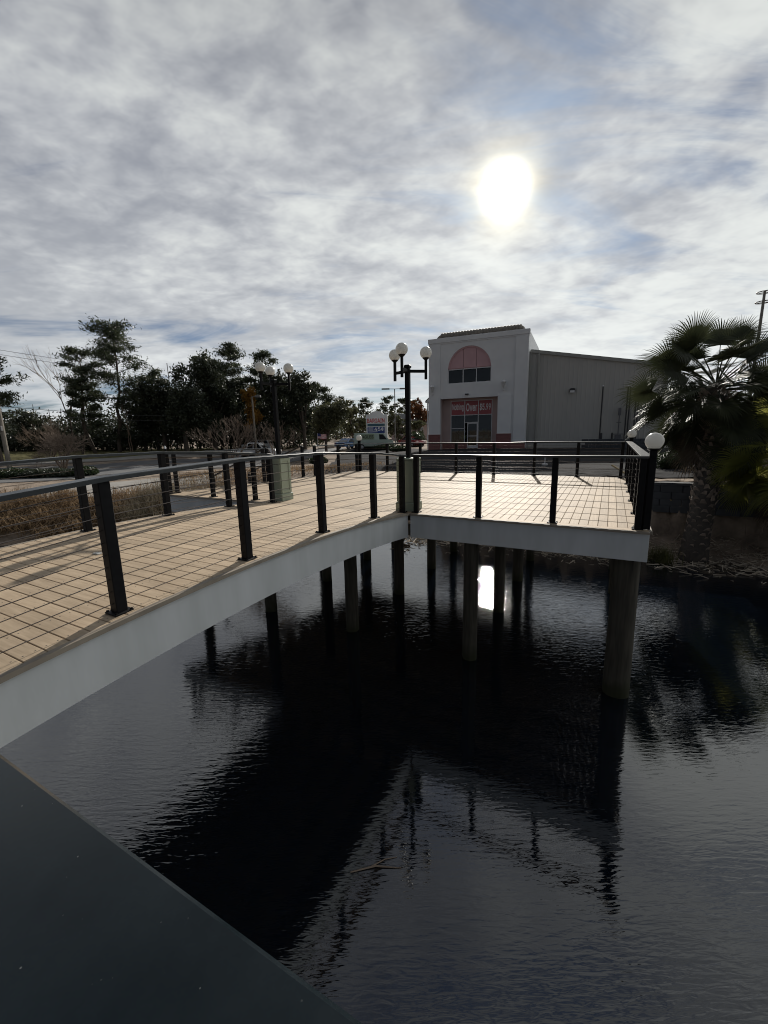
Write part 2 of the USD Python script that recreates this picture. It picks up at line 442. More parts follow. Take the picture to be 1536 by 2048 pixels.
cn['rr'] = ('map_range', {'from_min': 0.3, 'from_max': 0.7, 'to_min': 0.28, 'to_max': 0.38})
cn['p'] = ('principled_bsdf', {'specular_ior_level': 0.6})  # same paint as the near cap, gloss set so the tops shine brighter
M['cap_rough'] = usdkit.material(stage, '/World/Looks/rough_rail_cap', cn, [('g.position', 'n1.vector'), ('n1.fac', 'r1.fac'), ('g.position', 'n2.vector'), ('n2.distance', 'm2.value'), ('g.position', 'n3.vector'), ('n3.fac', 'm3.value'),
                           ('m2.result', 'mm.value1'), ('m3.result', 'mm.value2'), ('mm.value', 'mx.fac'), ('r1.color', 'mx.color1'), ('mx.color', 'p.base_color'), ('n1.fac', 'rr.value'), ('rr.result', 'p.roughness'),
                           ('g.position', 'bn.vector'), ('bn.fac', 'bp.height'), ('bp.normal', 'p.normal')], surface='p.BSDF')
M['steel'] = pm('steel_cable', (0.17, 0.14, 0.12), 0.3, metal=1.0, scale=60, color2=(0.11, 0.09, 0.08))
M['screw'] = pm('screw_head', (0.05, 0.045, 0.04), 0.5)
pn = {'g': ('geometry', {}), 'st': ('mapping', {'mapping_type': 'point', 'scale': (9.0, 9.0, 0.8)}), 'gr': ('noise_texture', {'scale': 1.6, 'detail': 7, 'roughness': 0.65}),
      'r1': ('rgb_ramp', {'ramp': [(0.28, (0.028, 0.026, 0.022)), (0.7, (0.092, 0.082, 0.064))]}), 'z': ('separate_xyz', {}), 'n2': ('noise_texture', {'scale': 6.0, 'detail': 4}),
      'zz': ('math', {'math_type': 'multiply_add', 'value2': -0.5}), 'mr': ('map_range', {'range_type': 'smoothstep', 'from_min': -3.0, 'from_max': -2.6, 'to_min': 1.0, 'to_max': 0.0}),
      'mx': ('mix', {'mix_type': 'mix', 'color2': (0.032, 0.034, 0.018)}), 'bp': ('bump', {'strength': 0.7, 'distance': 0.012}), 'p': ('principled_bsdf', {'roughness': 0.88, 'specular_ior_level': 0.2})}
M['pile'] = usdkit.material(stage, '/World/Looks/treated_pile', pn, [('g.position', 'st.vector'), ('st.vector', 'gr.vector'), ('gr.fac', 'r1.fac'), ('g.position', 'z.vector'), ('g.position', 'n2.vector'), ('n2.fac', 'zz.value1'), ('z.z', 'zz.value3'),
                            ('zz.value', 'mr.value'), ('mr.result', 'mx.fac'), ('r1.color', 'mx.color1'), ('mx.color', 'p.base_color'), ('gr.fac', 'bp.height'), ('bp.normal', 'p.normal')], surface='p.BSDF')
M['joist'] = pm('joist_timber', (0.16, 0.135, 0.10), 0.85, scale=3, color2=(0.10, 0.085, 0.065))
M['globe'] = leafm('globe_acrylic', (0.78, 0.78, 0.76), (0.74, 0.74, 0.72), 0.4, 6.0, 0.25)
M['sage'] = pm('sage_paint', (0.30, 0.345, 0.265), 0.5, scale=3, color2=(0.25, 0.29, 0.225), bump=0.1, bscale=60)

# ------------------------------------------------------------------ terrain
WZ = -2.75
CTRL = np.array([(-14, 20, -1.5), (-20, 25, -1.5), (-30, 35, -1.5), (-16, 53, -1.4), (-20, 66, -1.05), (-9, 40, -1.5), (-30, 62, -0.5), (-60, 60, -0.3), (-60, 30, -1.4), (-45, 45, -1.3),
                 (0, 62, -0.7), (-9, 70, -0.6), (4, 36, -0.42), (12, 38, -0.36), (20, 36, -0.36), (28, 42, -0.36), (14, 48, -0.36), (22, 55, -0.36), (6, 22, -0.45), (14, 20, -0.45), (24, 20, -0.42), (4, 18.5, -0.47), (10, 17.5, -0.47), (0, 26, -0.7),
                 (-5, 30, -0.9), (0, 100, -0.2), (-80, 100, 0.2), (80, 100, 0), (80, 30, 0), (50, 15, -0.5), (-80, 10, -1.5), (-30, 18, -1.5), (0, 300, 0), (-300, 200, 0), (300, 200, 0), (0, 900, 0),
                 (-300, -100, -1), (300, -100, -1), (0, -300, -1)], float)
POND = sg.Polygon([(-60, 12), (-25, 16.0), (-16, 16.6), (-9, 17), (-3, 17.6), (1, 16.9), (2.8, 16.2), (4.6, 15.3), (6.6, 14.0), (8.8, 13.2), (10.0, 12.5), (11.4, 12.0), (15, 11.6), (40, 7), (60, -10), (50, -60), (-50, -60)])
PV = np.array(POND.exterior.coords)


def pond_dist(x, y):
    """signed distance to the shore, positive on land"""
    p = np.stack([np.ravel(x), np.ravel(y)], 1)
    best = np.full(len(p), 1e9)
    for a, b in zip(PV[:-1], PV[1:]):
        ab = b - a
        t = np.clip(((p - a) @ ab) / (ab @ ab), 0, 1)
        best = np.minimum(best, np.linalg.norm(p - a - t[:, None] * ab, axis=1))
    inside = shapely.contains_xy(POND, p[:, 0], p[:, 1])
    return np.where(inside, -best, best).reshape(np.shape(x))


WALL_V = 10.6


def ground_z(x, y):
    x, y = np.asarray(x, float), np.asarray(y, float)
    d2 = (x[..., None] - CTRL[:, 0]) ** 2 + (y[..., None] - CTRL[:, 1]) ** 2 + 4.0
    w = d2 ** -1.6
    base = (w * CTRL[:, 2]).sum(-1) / w.sum(-1)
    d = pond_dist(x, y)
    p3 = np.stack([x * 0.55, y * 0.55, 0 * x], -1)
    wob = (meshkit.fbm(p3, 4, 3) - 0.5) * 0.9
    d = d + wob * np.clip(1 - np.abs(d) / 14, 0, 1)
    u = (x - C0[0]) * UD[0] + (y - C0[1]) * UD[1]
    v = (x - C0[0]) * VD[0] + (y - C0[1]) * VD[1]
    bank = WZ + np.where(d > 0, (0.34 - 0.15 * np.exp(-((x + 2.0) / 5.0) ** 2)) * d, 0.55 * d)
    behind = (v > WALL_V) & (u > -3.2) & (u < 10.5)
    front = (v <= WALL_V) & (u > -3.2) & (u < 10.5)
    bank = np.where(front, np.minimum(bank, -1.25), bank)
    z = np.where(behind & (d > 0), base, np.minimum(base, bank))
    rough = (meshkit.fbm(p3 * 3.1, 3, 9) - 0.5) * 0.22
    z = z + rough * np.clip(1 - np.abs(d) / 9, 0, 1)
    return np.maximum(z, -4.2)


def gz(x, y):
    return float(ground_z(np.array([x]), np.array([y]))[0])


def axis(lo, hi, step, out):
    fine = np.arange(lo, hi + 1e-6, step)
    g, s, a, b = [], step, [], []
    p, s = hi, step
    while p < out:
        s *= 1.22; p += s; a.append(p)
    p, s = lo, step
    while p > -out:
        s *= 1.22; p -= s; b.append(p)
    return np.array(b[::-1] + list(fine) + a)


gx, gy = axis(-26, 26, 0.4, 900), axis(6, 46, 0.4, 1000)
XX, YY = np.meshgrid(gx, gy, indexing='ij')
GV = np.stack([XX, YY, ground_z(XX, YY)], -1).reshape(-1, 3)
ii, jj = np.meshgrid(np.arange(len(gx) - 1), np.arange(len(gy) - 1), indexing='ij')
a = ii * len(gy) + jj
GQ = np.stack([a, a + len(gy), a + len(gy) + 1, a + 1], -1).reshape(-1, 4)
tag(part('ground', (GV, GQ), M['dirt'], None, True), 'brown earth bank and rough ground around the pond', kind='structure')
wv = np.array([(-70, -70, WZ), (70, -70, WZ), (70, 24, WZ), (-70, 24, WZ)], float)
tag(part('pond_water', (wv, np.array([[0, 1, 2], [0, 2, 3]])), M['water']), 'dark rippled pond water reflecting the deck and the sky', kind='structure')


def sheet(name, pts, mat, label, lift=0.04, step=1.0, thick=0.0):
    """a paved sheet draped over the ground; thick raises it as a kerbed slab"""
    poly = sg.Polygon(pts)
    x0, y0, x1, y1 = poly.bounds
    v, f = [], []
    m = MB()
    tri = trimesh.creation.triangulate_polygon(poly, engine='earcut')
    vv, ff = np.array(tri[0]), np.array(tri[1])
    v3 = np.column_stack([vv, np.zeros(len(vv))])
    v3, ff = trimesh.remesh.subdivide_to_size(v3, ff, step, max_iter=14)
    v3[:, 2] = ground_z(v3[:, 0], v3[:, 1]) + lift + thick
    fn = np.cross(v3[ff[:, 1]] - v3[ff[:, 0]], v3[ff[:, 2]] - v3[ff[:, 0]])
    flip = fn[:, 2] < 0
    ff[flip] = ff[flip][:, ::-1]
    m.add((v3, ff))
    if thick:
        c = np.array(poly.exterior.coords)
        dense = np.vstack([np.linspace(c[i], c[i + 1], max(2, int(np.linalg.norm(c[i + 1] - c[i]) / step)), endpoint=False) for i in range(len(c) - 1)])
        top = np.column_stack([dense, ground_z(dense[:, 0], dense[:, 1]) + lift + thick - 0.002])
        bot = top - [0, 0, thick + 0.2]
        k = len(dense)
        q = np.array([(i, (i + 1) % k, (i + 1) % k + k, i + k) for i in range(k)])
        m.add((np.vstack([top, bot]), np.vstack([q[:, [0, 1, 2]], q[:, [0, 2, 3]]])))
    return tag(m.build(name, mat), label, kind='structure')


sheet('road', [(-90, 40), (-60, 33), (-38, 29.5), (-28, 28.5), (-18, 32), (-12, 38), (-7, 50), (-5, 62), (-16, 62), (-22, 52), (-31, 44), (-44, 42), (-60, 46), (-90, 58)], M['asphalt'], 'grey asphalt road passing the hedges on the left')
sheet('gravel_lot', [(-22, 21.5), (-14.5, 21), (-10, 24), (-10, 29), (-15, 29.5), (-20, 27)], M['concrete'], 'pale worn patch of concrete beside the dead grass', step=0.7)
sheet('sidewalk', [(-44, 46), (-31, 47.5), (-21, 56), (-16, 64), (-18.5, 65), (-24, 57.5), (-32, 50.5), (-44, 49)], M['concrete'], 'pale concrete sidewalk strip beyond the road', thick=0.1)
sheet('parking_lot', [(-3.5, 25), (3.2, 19.4), (9.0, 16.3), (13.2, 14.4), (23.4, 20), (23.4, 36), (14, 41), (5, 44.5), (4, 50), (2, 62), (-4.4, 62), (-5, 45)], M['newasphalt'], 'dark asphalt parking lot before the store and beside it')
sheet('side_drive', [(23.6, 26), (34, 26), (42, 60), (29, 60), (23.6, 40)], M['concrete'], 'pale concrete drive right of the metal hall')
sheet('grass_verge', [(-70, 50), (-32, 51.5), (-24, 58.5), (-17, 66), (-10, 72), (-10, 80), (-40, 78), (-70, 62)], pm('winter_turf', (0.16, 0.145, 0.06), 0.95, scale=1.2, color2=(0.09, 0.085, 0.04), bump=0.6, bscale=20, bdist=0.05, spec=0.1), 'tan green winter grass strip under the woods', lift=0.03)

# ------------------------------------------------------------------ decks
BW, GAP, BT = 0.135, 0.0055, 0.028
Z_ARCH, V_NEAR = 0.19, -6.64


def arch(v):
    v = np.asarray(v, float)
    return np.where((v < 0) & (v > V_NEAR), Z_ARCH * (1 - ((v - V_NEAR / 2) / (V_NEAR / 2)) ** 2), 0.0)


AXUV = np.array([U3, V3, Z3])
AXVU = np.array([V3, -U3, Z3])
UL_F, UL_B, UR, VB = -7.15, -5.55, 3.78, 7.33


def left_u(v):
    return UL_F + (UL_B - UL_F) * v / VB


deck = thing('viewing_deck', 'tan boarded viewing platform with white fascia standing on piles over the water', 'deck')
k = 0
u = UL_F
while u + BW < UR - 0.01:
    uc = u + BW / 2
    v0, v1 = 0.15, VB - 0.03
    if uc < UL_B:                         # boards cut along the slanting left edge
        v1 = max(0.3, (uc - BW / 2 - UL_F) / (UL_B - UL_F) * VB)
    if v1 - v0 > 0.2:
        MB().cbox(duv(uc, (v0 + v1) / 2), (v1 - v0) / 2, (BW - GAP) / 2, -BT, 0.0, 0.004, AXVU).build('deck_board', M['board2'], deck)
    u += BW
for (p, q, w) in ((duv(UL_F - 0.03, 0.066), duv(-3.46, 0.066), 0.16), (duv(-3.45, 0.066), duv(-0.01, 0.066), 0.16), (duv(0.0, 0.066), duv(UR - 0.01, 0.066), 0.16)):
    MB().bar(p - [0, 0, 0.013], q - [0, 0, 0.013], w, 0.030, ch=0.005).build('edge_board', M['board'], deck)
# thin dark trim lip along the water edges, white fascia under it
FZ0, FZ1 = -0.45, -0.036


def fascia(p, q, parent, out):
    p, q = np.asarray(p, float), np.asarray(q, float)
    o = unit(np.asarray(out, float))
    MB().bar(p + o * 0.012 + [0, 0, -0.016], q + o * 0.012 + [0, 0, -0.016], 0.046, 0.036, ch=0.004).build('edge_trim', M['trim'], parent)
    MB().bar(p - o * 0.012 + [0, 0, (FZ0 + FZ1) / 2], q - o * 0.012 + [0, 0, (FZ0 + FZ1) / 2], 0.03, FZ1 - FZ0, ch=0.004).build('fascia_panel', M['fascia'], parent)


fascia(duv(0.03, 0), duv(UR, 0), deck, -V3)
fascia(duv(UL_F, 0), duv(-3.48, 0), deck, -V3)
fascia(duv(UR, 0.03), duv(UR, VB), deck, U3)
sl = unit(duv(left_u(VB), VB) - duv(UL_F, 0))
fascia(duv(UL_F, 0.03), duv(left_u(VB), VB), deck, np.cross(Z3, sl))
fascia(duv(left_u(VB), VB), duv(UR, VB), deck, V3)
for vv in np.arange(0.4, VB, 0.61):
    MB().bar(duv(left_u(vv) + 0.1, vv, -0.13), duv(UR - 0.06, vv, -0.13), 0.04, 0.19).build('joist', M['joist'], deck)


def pile(u, v, r, parent, ztop=-0.22, zbot=-4.0, seed=0):
    rng = np.random.default_rng(seed)
    n = 14
    ang = np.arange(n) * 2 * np.pi / n
    zs = np.linspace(zbot, ztop, 9)
    rr = r * (1 + 0.03 * rng.standard_normal((9, n)).cumsum(0) * 0.35 + 0.05 * rng.standard_normal(n)) * np.linspace(1.04, 0.97, 9)[:, None]
    c = duv(u, v)
    v_ = np.stack([c[0] + rr * np.cos(ang), c[1] + rr * np.sin(ang), np.broadcast_to(zs[:, None], rr.shape)], -1).reshape(-1, 3)
    i, j = np.meshgrid(np.arange(8), np.arange(n), indexing='ij')
    a, b = i * n + j, i * n + (j + 1) % n
    q = np.stack([a, b, b + n, a + n], -1).reshape(-1, 4)
    k = np.arange(1, n - 1)
    f = np.vstack([q[:, [0, 1, 2]], q[:, [0, 2, 3]], np.stack([0 * k, k, k + 1], 1) + 8 * n])
    return part('pile', (v_, f), M['pile'], parent, 40)


k = 0
for v in (0.26, 2.6, 4.9, 7.0):
    for u in (3.55, 1.12, -1.5, -3.85, -6.2):
        if u < left_u(v) + 0.3:
            u = left_u(v) + 0.35
        k += 1
        pile(u, v, 0.20 if (u > 3 and v < 1) else 0.135, deck, seed=k)
    MB().bar(duv(left_u(v) + 0.1, v - 0.17, -0.33), duv(UR - 0.06, v - 0.17, -0.33), 0.07, 0.2).build('beam', M['joist'], deck)
pile(3.5, 0.95, 0.13, deck, seed=77)

# the arched walkway that comes from the photographer's side
WL = -3.45
walk = thing('arched_walkway', 'tan boarded walkway rising in a low arch over the pond to the platform', 'walkway')
scr = MB()
v = V_NEAR
while v + BW < 0.0:
    vc = v + BW / 2
    s = (float(arch(vc + 0.01)) - float(arch(vc - 0.01))) / 0.02
    t = unit(V3 + Z3 * s)
    nrm = np.cross(U3, t)
    c = duv((WL + 0) / 2, vc, float(arch(vc)))
    MB().cbox(c, (0 - WL) / 2 - 0.02, (BW - GAP) / 2, -BT, 0.0, 0.004, np.array([U3, t, nrm])).build('deck_board', M['board'], walk)
    if vc < -1.5:
        for uu in np.arange(-0.12, WL, -0.405):
            for dv in (-0.035, 0.035):
                o = duv(uu, vc + dv, float(arch(vc + dv)) - 0.001)
                scr.lathe([(0.0055, 0), (0.0055, 0.0018), (0.0, 0.0018)], o, 6)
    v += BW
tag(scr.build('screw_heads', M['screw'], walk), kind='stuff')
MB().bar(duv(WL, 0.145 - 0.27 + 0.06, 0.004), duv(0, 0.145 - 0.27 + 0.06, 0.004), 0.012, 0.01).build('joint_strip', M['trim'], walk)


def arched_strip(u, w, z0, z1, name, mat, parent, n=40, va=V_NEAR, vb=-0.03):
    vs = np.linspace(va, vb, n)
    P = []
    for vv in vs:
        h = float(arch(vv))
        P.append([duv(u - w / 2, vv, h + z0), duv(u + w / 2, vv, h + z0), duv(u + w / 2, vv, h + z1), duv(u - w / 2, vv, h + z1)])
    V = np.array(P).reshape(-1, 3)
    f = []
    for i in range(n - 1):
        for j in range(4):
            a, b = i * 4 + j, i * 4 + (j + 1) % 4
            f += [(a, b, b + 4), (a, b + 4, a + 4)]
    e = (n - 1) * 4
    f += [(0, 2, 1), (0, 3, 2), (e, e + 1, e + 2), (e, e + 2, e + 3)]
    return part(name, (V, np.array(f)), mat, parent, 30)


for side, uu in ((1, 0.0), (-1, WL)):
    arched_strip(uu + side * 0.005, 0.05, -0.036, 0.002, 'edge_trim', M['trim'], walk)
    arched_strip(uu - side * 0.018, 0.03, FZ0, FZ1, 'fascia_panel', M['fascia'], walk)
for uu in (-0.5, -1.15, -1.75, -2.35, -2.95):
    arched_strip(uu, 0.05, -0.32, -0.032, 'stringer', M['joist'], walk)

near = thing('near_deck', 'tan boarded deck under the photographer behind the dark handrail', 'deck')
for k in range(60):
    uc = -3.4 + 0.07 + k * BW
    if uc > 4.6:
        break
    MB().cbox(duv(uc, -8.0), 1.3, (BW - GAP) / 2, -BT, 0.0, 0.004, AXVU).build('deck_board', M['board'], near)
fascia(duv(0.03, V_NEAR - 0.02), duv(4.6, V_NEAR - 0.02), near, V3)
for u in (0.4, 2.5, 4.4):
    pile(u, -6.95, 0.135, near, seed=int(u * 10) + 200)
    pile(u, -9.0, 0.135, near, seed=int(u * 10) + 300)
for vv in (-7.0, -8.0, -9.0):
    MB().bar(duv(-3.3, vv, -0.13), duv(4.5, vv, -0.13), 0.04, 0.19).build('joist', M['joist'], near)

# ------------------------------------------------------------------ cable railings
RH, PW, NC = 1.07, 0.088, 10
CAPW, CAPT = 0.14, 0.034


def railing(label, pts, capw=CAPW, cap='cap_rough', ext=(0.0, 0.0)):
    """pts: foot points of the posts in order; the rail cap and the cables follow them"""
    t = thing('cable_railing', label, 'railing', group=None)
    pts = [np.asarray(p, float) for p in pts]
    n = len(pts)
    for i, p in enumerate(pts):
        d = pts[min(i + 1, n - 1)] - pts[max(i - 1, 0)]
        d[2] = 0
        d = unit(d)
        s = np.cross(Z3, d)
        ax = np.array([d, s, Z3])
        post = MB().cbox(p + [0, 0, 0.006], PW / 2, PW / 2, 0, RH - CAPT - 0.006, 0.006, ax).build('post', M['black'], t)
        b = MB().cbox(p, 0.075, 0.075, 0.0, 0.012, 0.004, ax)
        for sx in (-1, 1):
            for sy in (-1, 1):
                b.lathe([(0.011, 0.012), (0.011, 0.022), (0.0, 0.024)], p + d * sx * 0.059 + s * sy * 0.059, 6)
        b.build('base_plate', M['black'], post)
    top = [p + [0, 0, RH] for p in pts]
    top[0] = top[0] - unit(top[1] - top[0]) * ext[0]
    top[-1] = top[-1] + unit(top[-1] - top[-2]) * ext[1]
    # cap: one mitred strip through all posts
    P = []
    m = len(top)
    for i in range(m):
        d1 = unit(top[min(i + 1, m - 1)] - top[max(i - 1, 0)])
        s = unit(np.cross(Z3, d1))
        nn = np.cross(d1, s)
        c = 0.005
        w = capw / 2
        for (a, h) in ((-w, -CAPT), (w, -CAPT), (w, -c), (w - c, 0), (-w + c, 0), (-w, -c)):
            P.append(top[i] + s * a + nn * h)
    f = []
    for i in range(m - 1):
        for j in range(6):
            a, b = i * 6 + j, i * 6 + (j + 1) % 6
            f += [(a, b, b + 6), (a, b + 6, a + 6)]
    e = (m - 1) * 6
    for j in range(1, 5):
        f += [(0, j + 1, j), (e, e + j, e + j + 1)]
    part('rail_cap', (np.array(P), np.array(f)), M[cap], t)
    for k in range(NC):
        h = 0.085 + k * (RH - 0.15) / (NC - 0.6)
        MB().tube([p + [0, 0, h] for p in pts], 0.0036, 6).build('cable', M['steel'], t)
    return t


def wp(u, v):
    return duv(u, v, float(arch(v)))


VWALK = (-6.5, -5.15, -3.8, -2.45, -1.05, 0.0)
railing('black cable railing along the near right edge of the arched walkway', [wp(-0.14, v) for v in VWALK[:-1]] + [duv(-0.14, 0.02)], ext=(0.1, 0.05))
railing('black cable railing along the far left edge of the arched walkway', [wp(WL + 0.14, v) for v in (-6.5, -5.1, -3.75, -2.5, -1.2)] + [duv(WL + 0.14, 0.0)], ext=(0.1, 0.05))
railing('black cable railing on the front edge of the platform above the dark piles', [duv(u, 0.13) for u in (0.10, 1.263, 2.463, 3.63)], ext=(0.05, 0.06))
railing('black cable railing down the right side of the platform toward the palm', [duv(3.66, v) for v in (0.27, 1.413, 2.83, 4.17, 5.7, 7.18)], ext=(0.05, 0.05))
railing('black cable railing along the back edge of the platform before the store', [duv(u, VB - 0.13) for u in (3.52, 2.35, 1.09, -0.19, -1.5, -2.85, -4.2, left_u(VB) + 0.15)], ext=(0.05, 0.06))
railing('short black cable railing on the front left edge of the platform past the lamp', [duv(u, 0.13) for u in (-3.95, -5.35, UL_F + 0.15)], ext=(0.05, 0.06))
railing('black cable railing on the left side of the platform nearest the dead grass', [duv(left_u(v) + 0.14, v) for v in (0.3, 1.75, 2.95)], ext=(0.05, 0.06))
railing('black cable railing at the back left corner of the platform beside the stair gap', [duv(left_u(v) + 0.14, v) for v in (5.0, 6.1, 7.05)], ext=(0.05, 0.05))
nr = railing('dark flat handrail close to the lens at the bottom left', [duv(u, -6.786, 0.015) for u in (0.14, 1.6, 3.1, 4.5)], capw=0.142, cap='cap', ext=(0.06, 0.1))

# sloping hand rails of the stair that leaves the left side of the platform
st = thing('stair_railing', 'black stair railing sloping down from the gap on the left of the platform', 'railing')
for v in (3.3, 4.7):
    p0 = duv(left_u(v) - 0.1, v)
    p1 = p0 - U3 * 2.6 + [0, 0, -1.0]
    for p in (p0, p1):
        MB().cbox(p, PW / 2, PW / 2, -0.3, RH - 0.03, 0.006, AXUV).build('post', M['black'], st)
    MB().bar(p0 + [0, 0, RH], p1 + [0, 0, RH], 0.11, 0.034).build('rail_cap', M['cap'], st)
    for k in range(8):
        MB().tube([p0 + [0, 0, 0.15 + 0.11 * k], p1 + [0, 0, 0.15 + 0.11 * k]], 0.0036, 5).build('cable', M['steel'], st)
steps = thing('wooden_stair', 'grey wooden stair descending from the gap on the left side of the platform', 'stair')
for k in range(7):
    c = duv(left_u(4.0) - 0.2 - 0.36 * k, 4.0, -0.14 - 0.16 * k)
    MB().box(c, (0.17, 0.66, 0.02), AXUV).build('tread', M['board'], steps)

# ------------------------------------------------------------------ lamps
SPH = trimesh.creation.icosphere(3, 1.0)


def globe(parent, c, r):
    v = np.array(SPH.vertices) * r
    v[:, 2] = np.maximum(v[:, 2], -0.84 * r)
    return part('globe', (v + c, np.array(SPH.faces)), M['globe'], parent, True)


def lamp_post(label, u, v, rots, rot):
    o = duv(u, v)
    t = thing('lamp_post', label, 'street lamp', o, 'triple globe lamp posts on the platform')
    ax = AXUV
    w = 0.165
    ped = MB().cbox((0, 0, 0), w, w, 0.0, 0.96, 0.012, ax).build('pedestal', M['sage'], t)
    MB().cbox((0, 0, 0), w + 0.03, w + 0.03, 0.0, 0.16, 0.015, ax).build('plinth', M['sage'], ped)
    MB().cbox((0, 0, 0.96), w + 0.018, w + 0.018, 0.0, 0.035, 0.01, ax).build('pedestal_cap', M['sage'], ped)
    for d, s in ((U3, V3), (-U3, V3), (V3, U3), (-V3, U3)):       # raised stiles framing a recessed panel on each face
        b = MB()
        for q in (-1, 1):
            b.box(d * (w + 0.004) + s * q * (w - 0.035) + [0, 0, 0.56], (0.008, 0.03, 0.39), np.array([d, s, np.cross(d, s)]))
        for z in (0.20, 0.92):
            b.box(d * (w + 0.003) + [0, 0, z], (0.008, w - 0.066, 0.03), np.array([d, s, np.cross(d, s)]))
        b.build('panel_frame', M['sage'], ped)
    MB().cbox((0, 0, 0.99), 0.042, 0.042, 0, 1.66, 0.008, ax).build('pole', M['black'], t)
    MB().cbox((0, 0, 2.62), 0.055, 0.055, 0, 0.05, 0.012, ax).build('pole_cap', M['black'], t)
    for a in rots:
        a = math.radians(a + rot)
        d = np.array([math.cos(a), math.sin(a), 0])
        e = d * 0.345
        MB().bar(d * 0.04 + [0, 0, 2.56], e + [0, 0, 2.56], 0.042, 0.05).build('arm', M['black'], t)
        b = MB().cbox(e + [0, 0, 2.42], 0.022, 0.022, 0, 0.36, 0.004, np.array([d, np.cross(Z3, d), Z3]))
        b.lathe([(0.0, 0), (0.03, 0), (0.062, 0.03), (0.062, 0.05), (0.0, 0.05)], e + [0, 0, 2.76], 14)
        b.build('globe_holder', M['black'], t)
        globe(t, e + [0, 0, 2.885], 0.108)
    return t


lamp_post('triple globe lamp post at the inner corner of the platform before the store', -0.16, 0.36, (10, 130, 250), 0)
lamp_post('triple globe lamp post left of the walkway before the dark pines', -3.42, 0.42, (-5, 115, 235), 0)


def post_lamp(label, u, v, r):
    t = thing('globe_lamp', label, 'lamp', duv(u, v, RH), 'single globe lamps on the railing corners')
    MB().cbox((0, 0, 0.0), 0.045, 0.045, -0.02, 0.075, 0.006, AXUV).build('stem', M['black'], t)
    MB().lathe([(0, 0.07), (0.05, 0.07), (0.085, 0.09), (0.085, 0.105), (0, 0.105)], (0, 0, 0), 16).build('collar', M['black'], t)
    globe(t, np.array([0, 0, 0.105 + 0.84 * r]), r)
    MB().cbox((0, 0, 0), PW / 2 + 0.002, PW / 2 + 0.002, -RH + 0.01, -0.02, 0.006, AXUV).build('post', M['black'], t)
    return t


post_lamp('nearest white globe lamp on the right front corner post of the platform', 3.74, 0.16, 0.118)
post_lamp('white globe lamp on the back right corner post of the platform', 3.72, 7.22, 0.118)
post_lamp('small white globe lamp on the back left corner post before the pylon sign', left_u(VB) + 0.1, 7.25, 0.118)

# ------------------------------------------------------------------ the store
SA = np.array([4.07, 37.1])
SANG = math.radians(-24.49)
SD = np.array([math.cos(SANG), math.sin(SANG), 0])
SI = np.array([-math.sin(SANG), math.cos(SANG), 0])           # into the building
SAX = np.array([SD, SI, Z3])


def sl_(s, h, d=0.0):
    return np.array([SA[0], SA[1], 0]) + SD * s + SI * d + Z3 * h


M['stucco'] = pm('white_stucco', (0.76, 0.77, 0.775), 0.85, scale=0.7, color2=(0.68, 0.69, 0.70), bump=0.25, bscale=25, detail=7, spec=0.3)
M['pinkwall'] = pm('beige_pink_stucco', (0.52, 0.40, 0.37), 0.85, scale=0.8, color2=(0.46, 0.35, 0.33), bump=0.2, bscale=25)
M['pink'] = pm('pink_panel', (0.60, 0.37, 0.39), 0.55, scale=1.2, color2=(0.53, 0.325, 0.345))
M['alu'] = pm('white_aluminium', (0.72, 0.72, 0.72), 0.4, scale=5, color2=(0.62, 0.62, 0.63))
M['glass'] = glassm('window_glass')
M['inside'] = pm('store_interior', (0.035, 0.035, 0.04), 0.9)
M['metalwall'] = pm('grey_metal_siding', (0.47, 0.46, 0.43), 0.6, scale=0.35, color2=(0.42, 0.41, 0.385), detail=6, stretch=(1, 1, 0.4))
M['metaltrim'] = pm('metal_trim', (0.36, 0.36, 0.33), 0.45, scale=2, color2=(0.31, 0.31, 0.29))
M['tiles'] = pm('barrel_roof_tile', (0.22, 0.19, 0.15), 0.7, scale=3, color2=(0.12, 0.105, 0.09), bump=0.3, bscale=10, bdist=0.02)
M['redsign'] = pm('red_banner', (0.40, 0.095, 0.105), 0.5, scale=1.0, color2=(0.34, 0.08, 0.09))
M['white'] = pm('white_paint', (0.8, 0.8, 0.8), 0.45)
M['darkmetal'] = pm('dark_fixture', (0.03, 0.03, 0.033), 0.5)
M['roofdeck'] = pm('metal_roof', (0.35, 0.35, 0.35), 0.5)
nb = {'tc': ('geometry', {}), 'mp': ('mapping', {'mapping_type': 'point', 'rotation': (0, 0, -SANG)}), 'sx': ('separate_xyz', {}), 'cx': ('combine_xyz', {}),
      'bt': ('brick_texture', {'color1': (0.26, 0.10, 0.095), 'color2': (0.20, 0.08, 0.078), 'mortar': (0.30, 0.24, 0.22), 'scale': 4.0, 'mortar_size': 0.012, 'brick_width': 0.8, 'row_height': 0.28}),
      'bp': ('bump', {'strength': 0.6, 'distance': 0.01, 'invert': True}), 'p': ('principled_bsdf', {'roughness': 0.85})}
M['brick'] = usdkit.material(stage, '/World/Looks/red_brick', nb, [('tc.position', 'mp.vector'), ('mp.vector', 'sx.vector'), ('sx.x', 'cx.x'), ('sx.z', 'cx.y'), ('cx.vector', 'bt.vector'),
                             ('bt.color', 'p.base_color'), ('bt.fac', 'bp.height'), ('bp.normal', 'p.normal')], surface='p.BSDF')

